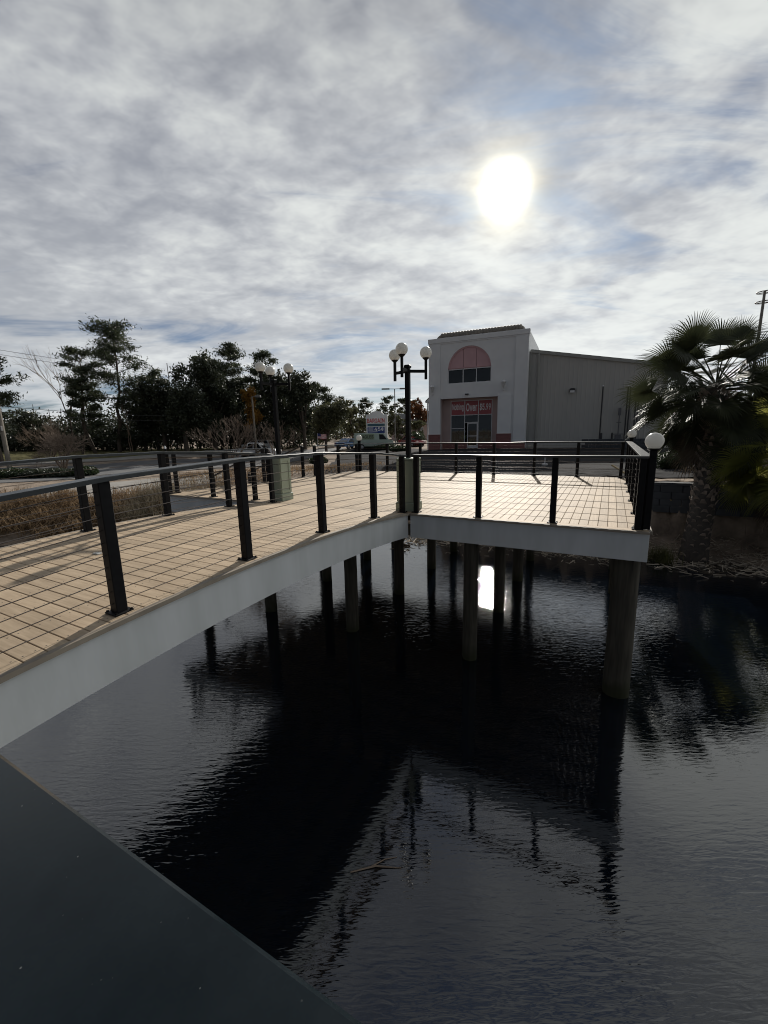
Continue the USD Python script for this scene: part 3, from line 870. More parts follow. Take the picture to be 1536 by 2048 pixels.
store = thing('store_building', 'store with white arched entrance tower, red banners and grey metal hall behind', 'store')
ARC_S, ARC_H, ARC_R = 3.42, 6.40, 1.77
arch_pts = [(ARC_S + ARC_R * math.cos(a), ARC_H + ARC_R * math.sin(a)) for a in np.linspace(0, math.pi, 33)]
hole_a = sg.Polygon([(ARC_S + ARC_R, 5.30)] + arch_pts + [(ARC_S - ARC_R, 5.30)])
hole_r = sg.box(1.0, -0.5, 5.79, 4.10)
TW = 8.0
wall = sg.box(0, -0.4, TW, 8.93).difference(hole_a).difference(hole_r)
WT = 0.32
tw = MB()
for g in getattr(wall, 'geoms', [wall]):
    tw.prism(g, sl_(0, 0, WT), SD, Z3, WT)
for (s0, s1, d0, d1) in ((0.0, 0.3, WT, 9.0), (TW - 0.3, TW, WT, 9.0), (0.3, TW - 0.3, 8.7, 9.0)):
    tw.box(sl_((s0 + s1) / 2, 4.25, (d0 + d1) / 2), ((s1 - s0) / 2, (d1 - d0) / 2, 4.65), SAX)
tw.box(sl_(TW / 2, 8.2, 4.6), (TW / 2 - 0.3, 4.1, 0.1), SAX)
tower = tw.build('tower_wall', M['stucco'], store)
for (s0, s1, h0, h1, pr) in ((-0.06, TW + 0.06, 8.60, 8.96, 0.07), (-0.03, TW + 0.03, 8.50, 8.598, 0.035)):
    MB().cbox(sl_((s0 + s1) / 2, 0, WT / 2 - pr / 2), (s1 - s0) / 2, WT / 2 + pr / 2, h0, h1, 0.02, SAX).build('cornice', M['stucco'], store)
for (s0, s1, h0) in ((0.0, 1.0, 1.13), (5.79, 6.86, 1.13), (7.05, TW, 0.36)):
    MB().cbox(sl_((s0 + s1) / 2, 0, -0.03), (s1 - s0) / 2, 0.03, h0, 8.49 if s0 != 5.79 else 4.2, 0.008, SAX).build('pilaster', M['stucco'], store)
for (s0, s1, h1, pr) in ((-0.04, 1.04, 1.125, 0.10), (5.75, 6.90, 1.125, 0.10), (6.91, TW, 0.35, 0.07)):
    b = MB().box(sl_((s0 + s1) / 2, h1 / 2 - 0.25, -pr / 2 + 0.0), ((s1 - s0) / 2, pr / 2 + 0.0, h1 / 2 + 0.25), SAX)
    bb = b.build('brick_base', M['brick'], store)
    MB().cbox(sl_((s0 + s1) / 2, 0, -pr / 2), (s1 - s0) / 2 + 0.02, pr / 2 + 0.02, h1, h1 + 0.04, 0.01, SAX).build('brick_cap', M['pinkwall'], bb)
# recess with the shop front
RD = 0.85
rw = MB()
for g in (sg.box(1.0, -0.4, 1.72, 4.1), sg.box(5.2, -0.4, 5.79, 4.1), sg.box(1.72, 3.95, 5.2, 4.1)):
    rw.prism(g, sl_(0, 0, RD + 0.12), SD, Z3, 0.12)
for (s0, s1) in ((0.86, 0.999), (5.791, 5.93)):
    rw.box(sl_((s0 + s1) / 2, 1.85, (WT + RD + 0.12) / 2 + 0.001), ((s1 - s0) / 2, (RD + 0.12 - WT) / 2, 2.25), SAX)
rw.box(sl_(3.4, 4.17, (WT + RD + 0.12) / 2), (2.4, (RD + 0.12 - WT) / 2, 0.069), SAX)
rw.build('entry_recess', M['pinkwall'], store)
for (s0, s1) in ((1.0, 3.14), (4.12, 5.79)):
    MB().box(sl_((s0 + s1) / 2, 0.0, RD - 0.06), ((s1 - s0) / 2, 0.058, 0.41), SAX).build('brick_sill', M['brick'], store)
MS = [1.72, 2.91, 4.07, 5.20]
win = MB()
for s in MS:
    win.box(sl_(s, 1.95, RD + 0.03), (0.03, 0.05, 2.0), SAX)
for (s0, s1, h) in ((1.75, 2.88, 0.44), (4.1, 5.17, 0.44), (1.75, 2.88, 2.74), (2.94, 4.04, 2.74), (4.1, 5.17, 2.74), (1.75, 2.88, 3.93), (2.94, 4.04, 3.93), (4.1, 5.17, 3.93), (2.94, 4.04, 2.12), (1.75, 2.88, 1.62)):
    win.box(sl_((s0 + s1) / 2, h, RD + 0.03), ((s1 - s0) / 2, 0.045, 0.026), SAX)
sf = win.build('shopfront_frame', M['alu'], store)
for (s0, s1, h0, h1) in ((1.75, 2.88, 0.47, 1.59), (1.75, 2.88, 1.65, 2.71), (4.1, 5.17, 0.47, 2.71), (2.94, 4.04, 2.15, 2.71)):
    MB().box(sl_((s0 + s1) / 2, (h0 + h1) / 2, RD + 0.04), ((s1 - s0) / 2, 0.004, (h1 - h0) / 2), SAX).build('pane', M['glass'], sf)
door = MB()
for (s0, s1, h0, h1) in ((3.14, 3.22, -0.05, 2.09), (3.96, 4.04, -0.05, 2.09), (3.22, 3.96, 2.0, 2.09), (3.22, 3.96, -0.05, 0.2), (3.22, 3.96, 0.95, 1.01)):
    door.box(sl_((s0 + s1) / 2, (h0 + h1) / 2, RD + 0.03), ((s1 - s0) / 2, 0.03, (h1 - h0) / 2), SAX)
dr = door.build('door', M['alu'], store)
MB().box(sl_(3.59, 1.1, RD + 0.04), (0.37, 0.004, 0.9), SAX).build('pane', M['glass'], dr)
MB().tube([sl_(3.30, 0.8, RD - 0.05), sl_(3.30, 1.3, RD - 0.05)], 0.016, 8).build('handle', M['steel'], dr)
for word, s0, s1, hh, ww in (('Nothing', 1.75, 2.88, 0.46, 0.98), ('Over', 2.94, 4.04, 0.50, 0.93), ('$5.99', 4.1, 5.17, 0.48, 0.92)):
    bn = MB().box(sl_((s0 + s1) / 2, 3.335, RD + 0.035), ((s1 - s0) / 2 - 0.002, 0.02, 0.565), SAX).build('banner', M['redsign'], store)
    tm = meshkit.text_mesh(word, 1.0, 0.008, bold=True)
    v = np.array(tm.vertices)
    lo, hi = v.min(0), v.max(0)
    v[:, 0] = (v[:, 0] - lo[0]) / (hi[0] - lo[0]) * ww - ww / 2
    v[:, 1] = (v[:, 1] - lo[1]) / (hi[1] - lo[1]) * 0.66 - 0.33
    part('lettering', (np.array([sl_((s0 + s1) / 2 + p[0], 3.37 + p[1], RD + 0.014 - p[2]) for p in v]), np.array(tm.faces)), M['white'], bn)
# room behind the glass, with shelves of goods
rm = MB()
for (s0, s1, h0, h1, d0, d1) in ((0.9, 5.9, -0.1, -0.06, 1.0, 5.5), (0.9, 5.9, 3.0, 3.05, 1.0, 5.5), (0.9, 5.9, -0.1, 3.05, 5.5, 5.55)):
    rm.box(sl_((s0 + s1) / 2, (h0 + h1) / 2, (d0 + d1) / 2), ((s1 - s0) / 2, (d1 - d0) / 2, (h1 - h0) / 2), SAX)
rm.build('interior', M['inside'], store)
rng = np.random.default_rng(5)
goods = [pm(f'goods_{n}', c, 0.6) for n, c in (('cream', (0.6, 0.58, 0.5)), ('teal', (0.12, 0.35, 0.36)), ('green', (0.2, 0.3, 0.08)), ('grey', (0.4, 0.42, 0.46)), ('white', (0.75, 0.75, 0.75)))]
for i in range(34):
    s = rng.uniform(1.85, 5.1)
    if 2.9 < s < 4.1 and i % 3:
        continue
    h = rng.choice([0.42, 0.75, 1.05, 1.3])
    MB().cbox(sl_(s, h, RD + rng.uniform(0.35, 1.0)), rng.uniform(0.08, 0.26), 0.1, 0, rng.uniform(0.12, 0.34), 0.02, SAX).build('display_goods', goods[i % 5], store)
# upper arched window
for i, (s0, s1) in enumerate(((ARC_S - ARC_R, 2.91), (2.91, 4.0), (4.0, ARC_S + ARC_R))):
    MB().box(sl_((s0 + s1) / 2, 5.85, 0.16), ((s1 - s0) / 2 - 0.03, 0.005, 0.5), SAX).build('upper_pane', M['glass'], store)
    g = hole_a.intersection(sg.box(s0 + 0.012, 6.42, s1 - 0.012, 9)).buffer(-0.004)
    MB().prism(g, sl_(0, 0, 0.20), SD, Z3, 0.08).build('pink_panel', M['pink'], store)
fr = MB()
for s in (ARC_S - ARC_R + 0.02, 2.91, 4.0, ARC_S + ARC_R - 0.02):
    fr.box(sl_(s, 5.86, 0.15), (0.03, 0.035, 0.54), SAX)
fr.box(sl_(ARC_S, 5.32, 0.14), (ARC_R, 0.05, 0.02), SAX)
fr.box(sl_(ARC_S, 6.41, 0.14), (ARC_R - 0.03, 0.045, 0.03), SAX)
fr.build('upper_frame', M['alu'], store)
ring = hole_a.intersection(sg.box(0, 6.44, 8, 9))
ring = ring.difference(ring.buffer(-0.11)).intersection(sg.box(0, 6.5, 8, 9))
MB().prism(ring, sl_(0, 0, 0.118), SD, Z3, 0.05).build('arch_trim', M['pink'], store)
MB().box(sl_(ARC_S, 6.6, 1.2), (1.9, 0.02, 1.6), SAX).build('upper_backing', M['inside'], store)
# barrel tiled roof behind the parapet
nS, nA = 29 * 8, 14
S = np.linspace(0.55, 7.62, nS)
A = np.linspace(-0.05, math.pi, nA)
endf = np.clip(np.minimum(S - 0.50, 7.67 - S) / 0.42, 0.02, 1) ** 0.5
rib = 0.045 * np.abs(np.sin((S - 0.55) / (7.07 / 29) * math.pi))
V = np.zeros((nS, nA, 3))
for i, s in enumerate(S):
    hr, dr_ = (0.62 + rib[i]) * endf[i], (0.8 + rib[i])
    V[i] = np.array([sl_(s, 8.90 + hr * math.sin(a_) + 0.0, 1.05 - dr_ * math.cos(a_)) for a_ in A])
i_, j_ = np.meshgrid(np.arange(nS - 1), np.arange(nA - 1), indexing='ij')
a = i_ * nA + j_
part('barrel_tiles', (V.reshape(-1, 3), np.stack([a, a + nA, a + nA + 1, a + 1], -1).reshape(-1, 4)), M['tiles'], store, 50)


def lantern(s, h, d, nrm=None):
    nn = -SI if nrm is None else nrm
    ss = np.cross(Z3, nn)
    ax = np.array([ss, nn, Z3])
    o = sl_(s, h, d)
    b = MB().box(o + nn * 0.02 - Z3 * 0.15, (0.06, 0.02, 0.16), ax)
    b.tube([o + nn * 0.03 - Z3 * 0.25, o + nn * 0.18 - Z3 * 0.32, o + nn * 0.27 - Z3 * 0.22, o + nn * 0.27 - Z3 * 0.1], 0.016, 6)
    c = o + nn * 0.27
    b.lathe([(0.0, -0.1), (0.09, -0.1), (0.09, -0.07)], c, 6)
    b.lathe([(0.21, 0.33), (0.20, 0.37), (0.09, 0.47), (0.03, 0.5), (0.025, 0.56), (0.035, 0.6), (0.0, 0.66)], c, 6)
    for k in range(6):
        a = 2 * math.pi * k / 6
        e = ss * math.cos(a) + nn * math.sin(a)
        b.tube([c + e * 0.09 - Z3 * 0.08, c + e * 0.19 + Z3 * 0.34], 0.012, 4)
    ln = b.build('wall_lantern', M['alu'], store)
    MB().lathe([(0.075, -0.07), (0.165, 0.33)], c, 6).build('lantern_glass', M['globe'], ln)


lantern(0.40, 4.75, -0.06)
lantern(6.25, 4.80, -0.06)
lantern(-0.2, 4.9, 2.5, -SD)
MB().cbox(sl_(3.28, 4.33, -0.05), 0.14, 0.09, 0, 0.10, 0.02, SAX).build('door_light', M['darkmetal'], store)
# side awning and its post on the left
aw = MB()
aw.add((np.array([sl_(0, 4.75, 1.2), sl_(-0.75, 4.1, 1.2), sl_(-0.75, 4.1, 8.6), sl_(0, 4.75, 8.6), sl_(0, 4.65, 1.2), sl_(-0.75, 3.95, 1.2), sl_(-0.75, 3.95, 8.6), sl_(0, 4.65, 8.6)]), BOXF))
aw.build('side_awning', M['tiles'], store)
MB().prism(sg.Polygon([(0, 3.95), (-0.72, 3.95), (0, 4.66)]), sl_(0, 0, 1.19), SD, Z3, 0.06).build('awning_gable', M['stucco'], store)
MB().tube([sl_(-0.6, -0.3, 1.5), sl_(-0.6, 3.95, 1.5)], 0.07, 10).build('awning_post', M['alu'], store)
# metal hall: vertical ribbed panels under a sloping rake
HB, HD, HS0, HS1 = 0.8, 20.0, TW + 0.001, 17.3


def rake(s):
    return 7.42 + (5.62 - 7.42) * (s - 8.0) / (17.3 - 8.0)


np_ = 10
pw = (HS1 - HS0) / np_
for i in range(np_):
    s0, s1 = HS0 + i * pw, HS0 + (i + 1) * pw
    mb = MB().prism(sg.Polygon([(s0 - 0.004, -0.4), (s1 + 0.004, -0.4), (s1 + 0.004, rake(s1) - 0.05), (s0 - 0.004, rake(s0) - 0.05)]), sl_(0, 0, HB + 0.05 + 0.003 * (i % 2)), SD, Z3, 0.05)
    for k in range(3):
        sm = s0 + (k + 0.5) * pw / 3
        h1 = rake(sm) - 0.12
        v = np.array([sl_(sm + a_, z_, HB + b_) for z_ in (-0.4, h1) for a_, b_ in ((-0.05, 0.001), (-0.022, -0.012), (0.022, -0.012), (0.05, 0.001))])
        mb.add((v, np.array([(0, 1, 5), (0, 5, 4), (1, 2, 6), (1, 6, 5), (2, 3, 7), (2, 7, 6)])))
    mb.build('metal_panel', M['metalwall'], store)
MB().bar(sl_(TW + 0.05, rake(TW) + 0.02, HB - 0.06), sl_(HS1 + 0.1, rake(HS1) + 0.02, HB - 0.06), 0.16, 0.24, ch=0.02).build('rake_trim', M['metaltrim'], store)
for s in (TW + 0.11, HS1 - 0.02):
    MB().box(sl_(s, (rake(s) - 0.12 - 0.4) / 2, HB - 0.045), (0.09, 0.03, (rake(s) - 0.12 + 0.4) / 2), SAX).build('corner_trim', M['metaltrim'], store)
MB().tube([sl_(8.72, rake(8.72) - 0.1, HB - 0.1), sl_(8.72, 0.5, HB - 0.1), sl_(8.72, 0.2, HB - 0.1)], 0.075, 8).build('downspout', M['metaltrim'], store)
hall = MB()
hall.add((np.array([sl_(TW, rake(TW), HB), sl_(HS1, rake(HS1), HB), sl_(HS1, rake(HS1), HB + HD), sl_(TW, rake(TW), HB + HD), sl_(TW, rake(TW) - 0.05, HB), sl_(HS1, rake(HS1) - 0.05, HB), sl_(HS1, rake(HS1) - 0.05, HB + HD), sl_(TW, rake(TW) - 0.05, HB + HD)]), BOXF[:, ::-1]))
hall.build('hall_roof', M['roofdeck'], store)
hw = MB().box(sl_(HS1 - 0.1, 2.6, HB + HD / 2), (0.06, HD / 2 - 0.1, 3.0), SAX).box(sl_((TW + HS1) / 2, 2.6, HB + HD - 0.1), ((HS1 - TW) / 2 - 0.2, 0.05, 3.0), SAX)
hw.build('hall_wall', M['metalwall'], store)
fl = MB().cbox(sl_(11.23, 4.18, HB - 0.16), 0.20, 0.14, 0, 0.24, 0.04, SAX).box(sl_(11.23, 4.30, HB - 0.02), (0.12, 0.02, 0.16), SAX).build('floodlight', M['darkmetal'], store)
MB().box(sl_(11.23, 4.19, HB - 0.31), (0.16, 0.006, 0.08), SAX).build('lens', M['alu'], fl)

SITE = 1.2                                                     # the survey above was drawn for a 2.1 m door; the door is 2.5 m


def site(prim):
    xf = UsdGeom.Xformable(prim)
    ops = xf.GetOrderedXformOps()
    a = xf.AddTranslateOp(opSuffix='site'); a.Set(Gf.Vec3d(0, 0, -0.297))
    b = xf.AddScaleOp(opSuffix='site'); b.Set(Gf.Vec3f(SITE, SITE, SITE))
    xf.SetXformOpOrder([a, b] + list(ops))
    return prim


site(store)
# poles and small fixtures before the metal hall
for s, h, lab in ((13.29, 4.42, 'single black pole with white tip left of the pairs before the metal wall'), (14.92, 4.28, 'black pole with white tip, left one of the left pair before the metal wall'),
                  (15.08, 4.28, 'black pole with white tip, right one of the left pair before the metal wall'), (15.47, 4.22, 'black pole with white tip, left one of the right pair before the metal wall'),
                  (15.63, 4.22, 'black pole with white tip, right one of the right pair before the metal wall')):
    t = thing('steel_pole', lab, 'pole', sl_(s, 0, 0.45), 'black poles before the metal hall')
    MB().tube([(0, 0, -0.4), (0, 0, h)], 0.05, 10).build('shaft', M['darkmetal'], t)
    site(t)
    MB().lathe([(0.055, h), (0.055, h + 0.06), (0.03, h + 0.1), (0, h + 0.11)], (0, 0, 0), 10).build('tip', M['alu'], t)
for s, lab in ((13.35, 'black bollard at the foot of the single pole by the metal wall'), (14.05, 'black bollard between the single pole and the left pole pair')):
    MBb = MB().lathe([(0.07, -0.4), (0.07, 1.0), (0.05, 1.06), (0, 1.08)], sl_(s, 0, -0.6), 10).build('bollard', M['darkmetal'])
    tag(site(MBb), lab, 'bollard', 'black bollards before the metal hall')
t = thing('utility_mast', 'thin grey mast with crossbars and a meter box before the metal wall', 'mast', sl_(14.5, 0, 0.5))
site(t)
gm = pm('grey_mast', (0.12, 0.12, 0.13), 0.6)
MB().tube([(0, 0, -0.4), (0, 0, 2.75)], 0.035, 8).build('shaft', gm, t)
MB().cbox((0, 0, 0), 0.09, 0.08, 2.3, 2.85, 0.02, SAX).build('head', gm, t)
for z in (1.8, 0.95):
    MB().bar(-SD * (0.16 if z > 1 else 0.32) + [0, 0, z], SD * (0.16 if z > 1 else 0.32) + [0, 0, z], 0.05, 0.05).build('crossbar', gm, t)
MB().cbox((0, 0, 0), 0.2, 0.12, -0.1, 0.9, 0.02, SAX).build('meter_box', gm, t)
lw = site(thing('low_block_wall', 'low dark block wall under the pole pairs beside the metal hall', 'wall'))
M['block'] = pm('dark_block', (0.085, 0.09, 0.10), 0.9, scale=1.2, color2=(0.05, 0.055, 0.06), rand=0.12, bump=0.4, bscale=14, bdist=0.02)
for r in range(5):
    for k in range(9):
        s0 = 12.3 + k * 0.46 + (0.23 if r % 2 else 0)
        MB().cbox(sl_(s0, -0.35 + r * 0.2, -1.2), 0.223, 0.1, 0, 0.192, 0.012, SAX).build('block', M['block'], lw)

# ------------------------------------------------------------------ retaining wall, braces, hedge at the back of the platform
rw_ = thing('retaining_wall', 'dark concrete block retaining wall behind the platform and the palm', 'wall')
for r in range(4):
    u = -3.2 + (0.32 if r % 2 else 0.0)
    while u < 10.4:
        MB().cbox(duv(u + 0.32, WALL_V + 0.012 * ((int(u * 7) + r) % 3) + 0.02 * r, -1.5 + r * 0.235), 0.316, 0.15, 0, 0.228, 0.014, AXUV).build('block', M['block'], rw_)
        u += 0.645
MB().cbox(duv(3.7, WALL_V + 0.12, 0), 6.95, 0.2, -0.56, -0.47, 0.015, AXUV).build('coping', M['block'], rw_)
plank = pm('raw_plank', (0.36, 0.27, 0.13), 0.75, scale=6, color2=(0.27, 0.20, 0.10), stretch=(1, 1, 0.2))
for lab, p, q in (('tan plank leaning down to the right beyond the right railing', far(1296, 972, 15.2), far(1344, 1001, 14.6)), ('tan plank lying almost level before the dark wall behind the right railing', far(1298, 978, 15.3), far(1344, 973, 15.8)),
                  ('tan plank slanting behind the cables at the back right corner of the platform', far(1224, 930, 15.5), far(1256, 950, 15.0))):
    tag(MB().bar(p, q, 0.09, 0.045, ch=0.004).build('plank', plank), lab, 'plank', 'loose planks behind the platform')

rngL = np.random.default_rng(11)


def leaf_cloud(cent, size, rng, flat=0.0, aspect=0.5, up=None):
    n = len(cent)
    a = rng.standard_normal((n, 3))
    if flat:
        a[:, 2] *= 1 - flat
    a /= np.linalg.norm(a, axis=1, keepdims=True)
    b = np.cross(a, rng.standard_normal((n, 3)))
    b /= np.linalg.norm(b, axis=1, keepdims=True) + 1e-9
    s = (np.asarray(size) * rng.uniform(0.6, 1.35, n))[:, None]
    v = np.stack([cent - a * s, cent + b * s * aspect, cent + a * s, cent - b * s * aspect], 1).reshape(-1, 3)
    k = np.arange(n)[:, None] * 4
    return v, np.vstack([k + [0, 1, 2], k + [0, 2, 3]])


def blob_points(rng, c, r, n, shell=0.55):
    d = rng.standard_normal((n, 3))
    d /= np.linalg.norm(d, axis=1, keepdims=True)
    rad = rng.uniform(shell, 1.0, n) ** 0.7
    rad *= 0.72 + 0.5 * meshkit.fbm(d * 1.9 + np.asarray(c), 3, 4)
    return np.asarray(c) + d * rad[:, None] * np.asarray(r)


M['hedge'] = leafm('hedge_leaf', (0.050, 0.075, 0.028), (0.024, 0.038, 0.016), 0.2, 3.0)
M['hedge2'] = leafm('pale_hedge_leaf', (0.085, 0.095, 0.065), (0.04, 0.05, 0.03), 0.2, 2.0)
M['wood'] = pm('bark', (0.12, 0.095, 0.075), 0.9, scale=4, color2=(0.055, 0.045, 0.038), bump=0.8, bscale=14, bdist=0.03, stretch=(1, 1, 0.3), spec=0.2)
M['palebark'] = pm('pale_bark', (0.30, 0.22, 0.16), 0.85, scale=4, color2=(0.17, 0.125, 0.095), bump=0.4, bscale=14, bdist=0.02, spec=0.2)
M['twig'] = pm('bare_twig', (0.27, 0.21, 0.165), 0.9, scale=2, color2=(0.17, 0.13, 0.10), spec=0.2)


def shrub(label, c, r, mat, group=None, n=1500, leaf=0.06, seed=0, name='shrub', cat='shrub'):
    rng = np.random.default_rng(seed)
    r = np.asarray(r, float)
    t = thing(name, label, cat, c, group)
    part('foliage', leaf_cloud(blob_points(rng, (0, 0, r[2] * 0.8), r, n), leaf, rng), mat, t)
    s = MB()
    for k in range(5):
        e = rng.normal(0, 0.35, 2) * r[:2]
        s.tube([(0, 0, -0.25), (e[0] * 0.5, e[1] * 0.5, r[2] * 0.5), (e[0], e[1], r[2] * 1.1)], (0.03, 0.02, 0.01), 4)
    s.build('stem', M['twig'], t)
    # a dense dark heart keeps the light from passing straight through
    h = trimesh.creation.icosphere(2, 1.0)
    v = np.array(h.vertices)
    v = v * (0.62 + 0.22 * meshkit.fbm(v * 2 + seed, 3, 2))[:, None] * r + [0, 0, r[2] * 0.8]
    part('inner_foliage', (v, np.array(h.faces)), mat, t)
    return t


p = far(1345, 930, 19.0)
shrub('round dark ball shrub by the pale pavement right of the nearest globe lamp', (p[0], p[1], gz(p[0], p[1]) - 0.05), (0.85, 0.85, 0.5), M['hedge'], None, 2200, 0.05, 41)
fx_p = far(1090, 918, 22.0)
t = thing('ground_light', 'small pale spotlight fixture on a stand behind the back railing', 'light', (fx_p[0], fx_p[1], gz(fx_p[0], fx_p[1]) + 0.06))
MB().cbox((0, 0, 0), 0.13, 0.09, -0.02, 0.07, 0.01, AXUV).build('foot', M['alu'], t)
MB().tube([(0, 0, 0.07), (0, 0, 0.36)], 0.022, 8).build('stalk', M['alu'], t)
MB().lathe([(0, 0.34), (0.05, 0.34), (0.075, 0.44), (0.07, 0.48), (0, 0.48)], (0, 0, 0), 10).build('head', M['alu'], t)
bp_ = far(1352, 878, 38)
t = thing('trash_bin', 'dark green lidded bin on the pavement right of the metal hall', 'bin', (bp_[0], bp_[1], gz(bp_[0], bp_[1])))
gb = pm('dark_green_plastic', (0.02, 0.04, 0.035), 0.5)
MB().cbox((0, 0, 0), 0.5, 0.42, 0.08, 1.05, 0.05, SAX).build('body', gb, t)
MB().cbox((0, 0, 0), 0.54, 0.46, 1.05, 1.13, 0.03, SAX).build('lid', gb, t)
for e in (-1, 1):
    MB().lathe([(0, -0.04), (0.09, -0.04), (0.09, 0.04), (0, 0.04)], SD * 0.35 * e + [0, 0, 0.09], 10, np.array([SD, Z3, -SI])).build('wheel', M['darkmetal'], t)

# ------------------------------------------------------------------ trees
M['pine'] = leafm('pine_needles', (0.085, 0.10, 0.052), (0.036, 0.048, 0.028), 0.25, 0.8)
M['oak'] = leafm('oak_leaves', (0.115, 0.115, 0.058), (0.05, 0.056, 0.03), 0.25, 0.7)
M['darkleaf'] = leafm('evergreen_leaves', (0.062, 0.072, 0.04), (0.027, 0.034, 0.021), 0.2, 0.7)
M['autumn'] = leafm('autumn_leaves', (0.40, 0.22, 0.035), (0.22, 0.10, 0.02), 0.4, 0.7)
M['rust'] = leafm('rust_leaves', (0.20, 0.085, 0.035), (0.11, 0.05, 0.025), 0.3, 0.7)


def limb(rng, p, d, L, r, n=5, wob=0.18, up=0.0):
    pts, d = [np.asarray(p, float)], unit(d)
    for i in range(n - 1):
        d = unit(d + rng.normal(0, wob, 3) + np.array([0, 0, up]))
        pts.append(pts[-1] + d * L / (n - 1))
    return np.array(pts), d


def pine(label, base, h, crown0, spread, seed, lean=(0, 0), limbs=24, tufts=9, needle=0.24, group='pines against the sky on the left', n_per=44, trunk_r=None, top_heavy=1.0, flatlayers=0.45):
    rng = np.random.default_rng(seed)
    t = thing('pine_tree', label, 'tree', base, group)
    zs = np.linspace(0, 1, 9)
    bend = np.cumsum(rng.normal(0, 0.018 * h, (9, 2)), 0)
    bend -= bend[0]
    tp = np.column_stack([lean[0] * zs ** 1.2 + bend[:, 0], lean[1] * zs + bend[:, 1], zs * h * 0.97 - 0.3])
    r0 = trunk_r or h * 0.016
    tm = MB().tube(tp, np.linspace(r0, r0 * 0.16, 9), 8)
    cents = []
    for i in range(limbs):
        q = crown0 + (1 - crown0) * (i + rng.uniform(0, 0.7)) / limbs
        z = min(q, 0.995)
        o = np.array([np.interp(z, zs, tp[:, k]) for k in range(3)])
        k = (q - crown0) / (1 - crown0)
        L = spread * (0.55 + 0.75 * math.sin(math.pi * min(1, 0.18 + 0.72 * k)) ** 1.0) * rng.uniform(0.55, 1.1) * (1 - 0.55 * k ** 3)
        a = i * 2.399 + rng.normal(0, 0.5)
        d = np.array([math.cos(a), math.sin(a), rng.uniform(-0.05, 0.4) + 0.35 * k])
        pts, dd = limb(rng, o, d, L, 0, 5, 0.16, 0.05)
        tm.tube(pts, np.linspace(r0 * 0.30 * (1 - 0.5 * k), 0.02, 5), 4)
        for j in range(tufts):
            f = rng.uniform(0.4, 1.05)
            c = np.array([np.interp(min(f, 1), np.linspace(0, 1, 5), pts[:, m]) for m in range(3)])
            c = c + rng.normal(0, 1, 3) * np.array([0.14, 0.14, 0.06]) * spread * (0.55 if f > 0.6 else 0.35)
            cents.append((c, spread * rng.uniform(0.10, 0.19)))
    P = []
    for c, r in cents:
        P.append(c + rng.standard_normal((n_per, 3)) * np.array([r, r, r * flatlayers]))
    P = np.vstack(P)
    tm.build('trunk', M['wood'], t, 40)
    part('crown', leaf_cloud(P, needle, rng, 0.2, 0.26), M['pine'], t)
    return t


def leafy(label, base, h, blobs, mat, seed, n=2600, leaf=0.16, trunk=None, name='broadleaf_tree', group=None, cat='tree', lean=0.0):
    """blobs: (x, y, z, rx, ry, rz, share) crown masses relative to the base"""
    rng = np.random.default_rng(seed)
    t = thing(name, label, cat, base, group)
    tm = MB().tube([(0, 0, -0.3), (lean * 0.3, 0, h * 0.25), (lean, 0, h * 0.55)], (h * 0.028, h * 0.022, h * 0.012), 7)
    P = []
    for b in blobs:
        c, r = np.array(b[:3]), np.array(b[3:6])
        tm.tube([(lean * 0.3, 0, h * 0.22), c * [0.55, 0.55, 0.8], c + r * [0, 0, 0.3]], (h * 0.014, h * 0.009, h * 0.003), 5)
        k = int(n * b[6])
        sub = blob_points(rng, c, r * 0.85, max(6, k // 45), 0.4)
        for q in sub:
            P.append(q + rng.standard_normal((45, 3)) * r * 0.17)
    P = np.vstack(P)
    P = P[P[:, 2] > 0.1]
    tm.build('trunk', M['wood'], t, 40)
    part('crown', leaf_cloud(P, leaf, rng, 0, 0.55), mat, t)
    return t


def crown(rng, h, w, z0, k=9):
    out = []
    for i in range(k):
        a = rng.uniform(0, 2 * math.pi)
        f = rng.uniform(0.1, 1.0)
        z = z0 + (h - z0) * rng.uniform(0.15, 0.88)
        sh = math.sqrt(max(0.12, 1 - ((z - z0) / (h - z0) - 0.35) ** 2 * 1.9))
        out.append((math.cos(a) * w * 0.62 * f * sh, math.sin(a) * w * 0.5 * f * sh, z, w * rng.uniform(0.3, 0.46), w * 0.4, (h - z0) * rng.uniform(0.14, 0.23), 1.0 / k))
    return out


def bare(label, base, h, spread, seed, mat, stems=5, depth=4, kids=3, r0=0.09, angle=0.5, group=None, name='bare_tree', first=0.36, droop=0.0, leafbits=0):
    rng = np.random.default_rng(seed)
    t = thing(name, label, 'tree', base, group)
    big, small = MB(), MB()
    tips = []

    def grow(p, d, L, r, lv):
        pts, dd = limb(rng, p, d, L, r, 4, 0.13, 0.06 - droop * (depth - lv) * 0.06)
        tgt = big if lv >= depth - 1 else small
        tgt.tube(pts, np.linspace(r, r * 0.62, 4), 6 if lv >= depth - 1 else 3, caps=False)
        if lv == 0:
            tips.append(pts[-1])
            return
        for k in range(kids + (1 if rng.random() < 0.3 else 0)):
            w = np.cross(dd, rng.standard_normal(3))
            w = unit(w)
            nd = unit(dd * math.cos(angle) + w * math.sin(angle * rng.uniform(0.5, 1.35)) + [0, 0, 0.05])
            at = pts[-1] if k < 2 else pts[2]
            grow(at, nd, L * rng.uniform(0.6, 0.86), max(r * 0.6, 0.013), lv - 1)
    for s in range(stems):
        a = 2 * math.pi * s / stems + rng.uniform(-0.4, 0.4)
        d = unit(np.array([math.cos(a) * spread, math.sin(a) * spread, 1.0]))
        grow(np.array([math.cos(a) * 0.1, math.sin(a) * 0.1, -0.2]), d, h * first, r0, depth)
    big.build('trunk', mat, t, 40)
    tag(small.build('twigs', M['twig'], t), kind='stuff')
    return t


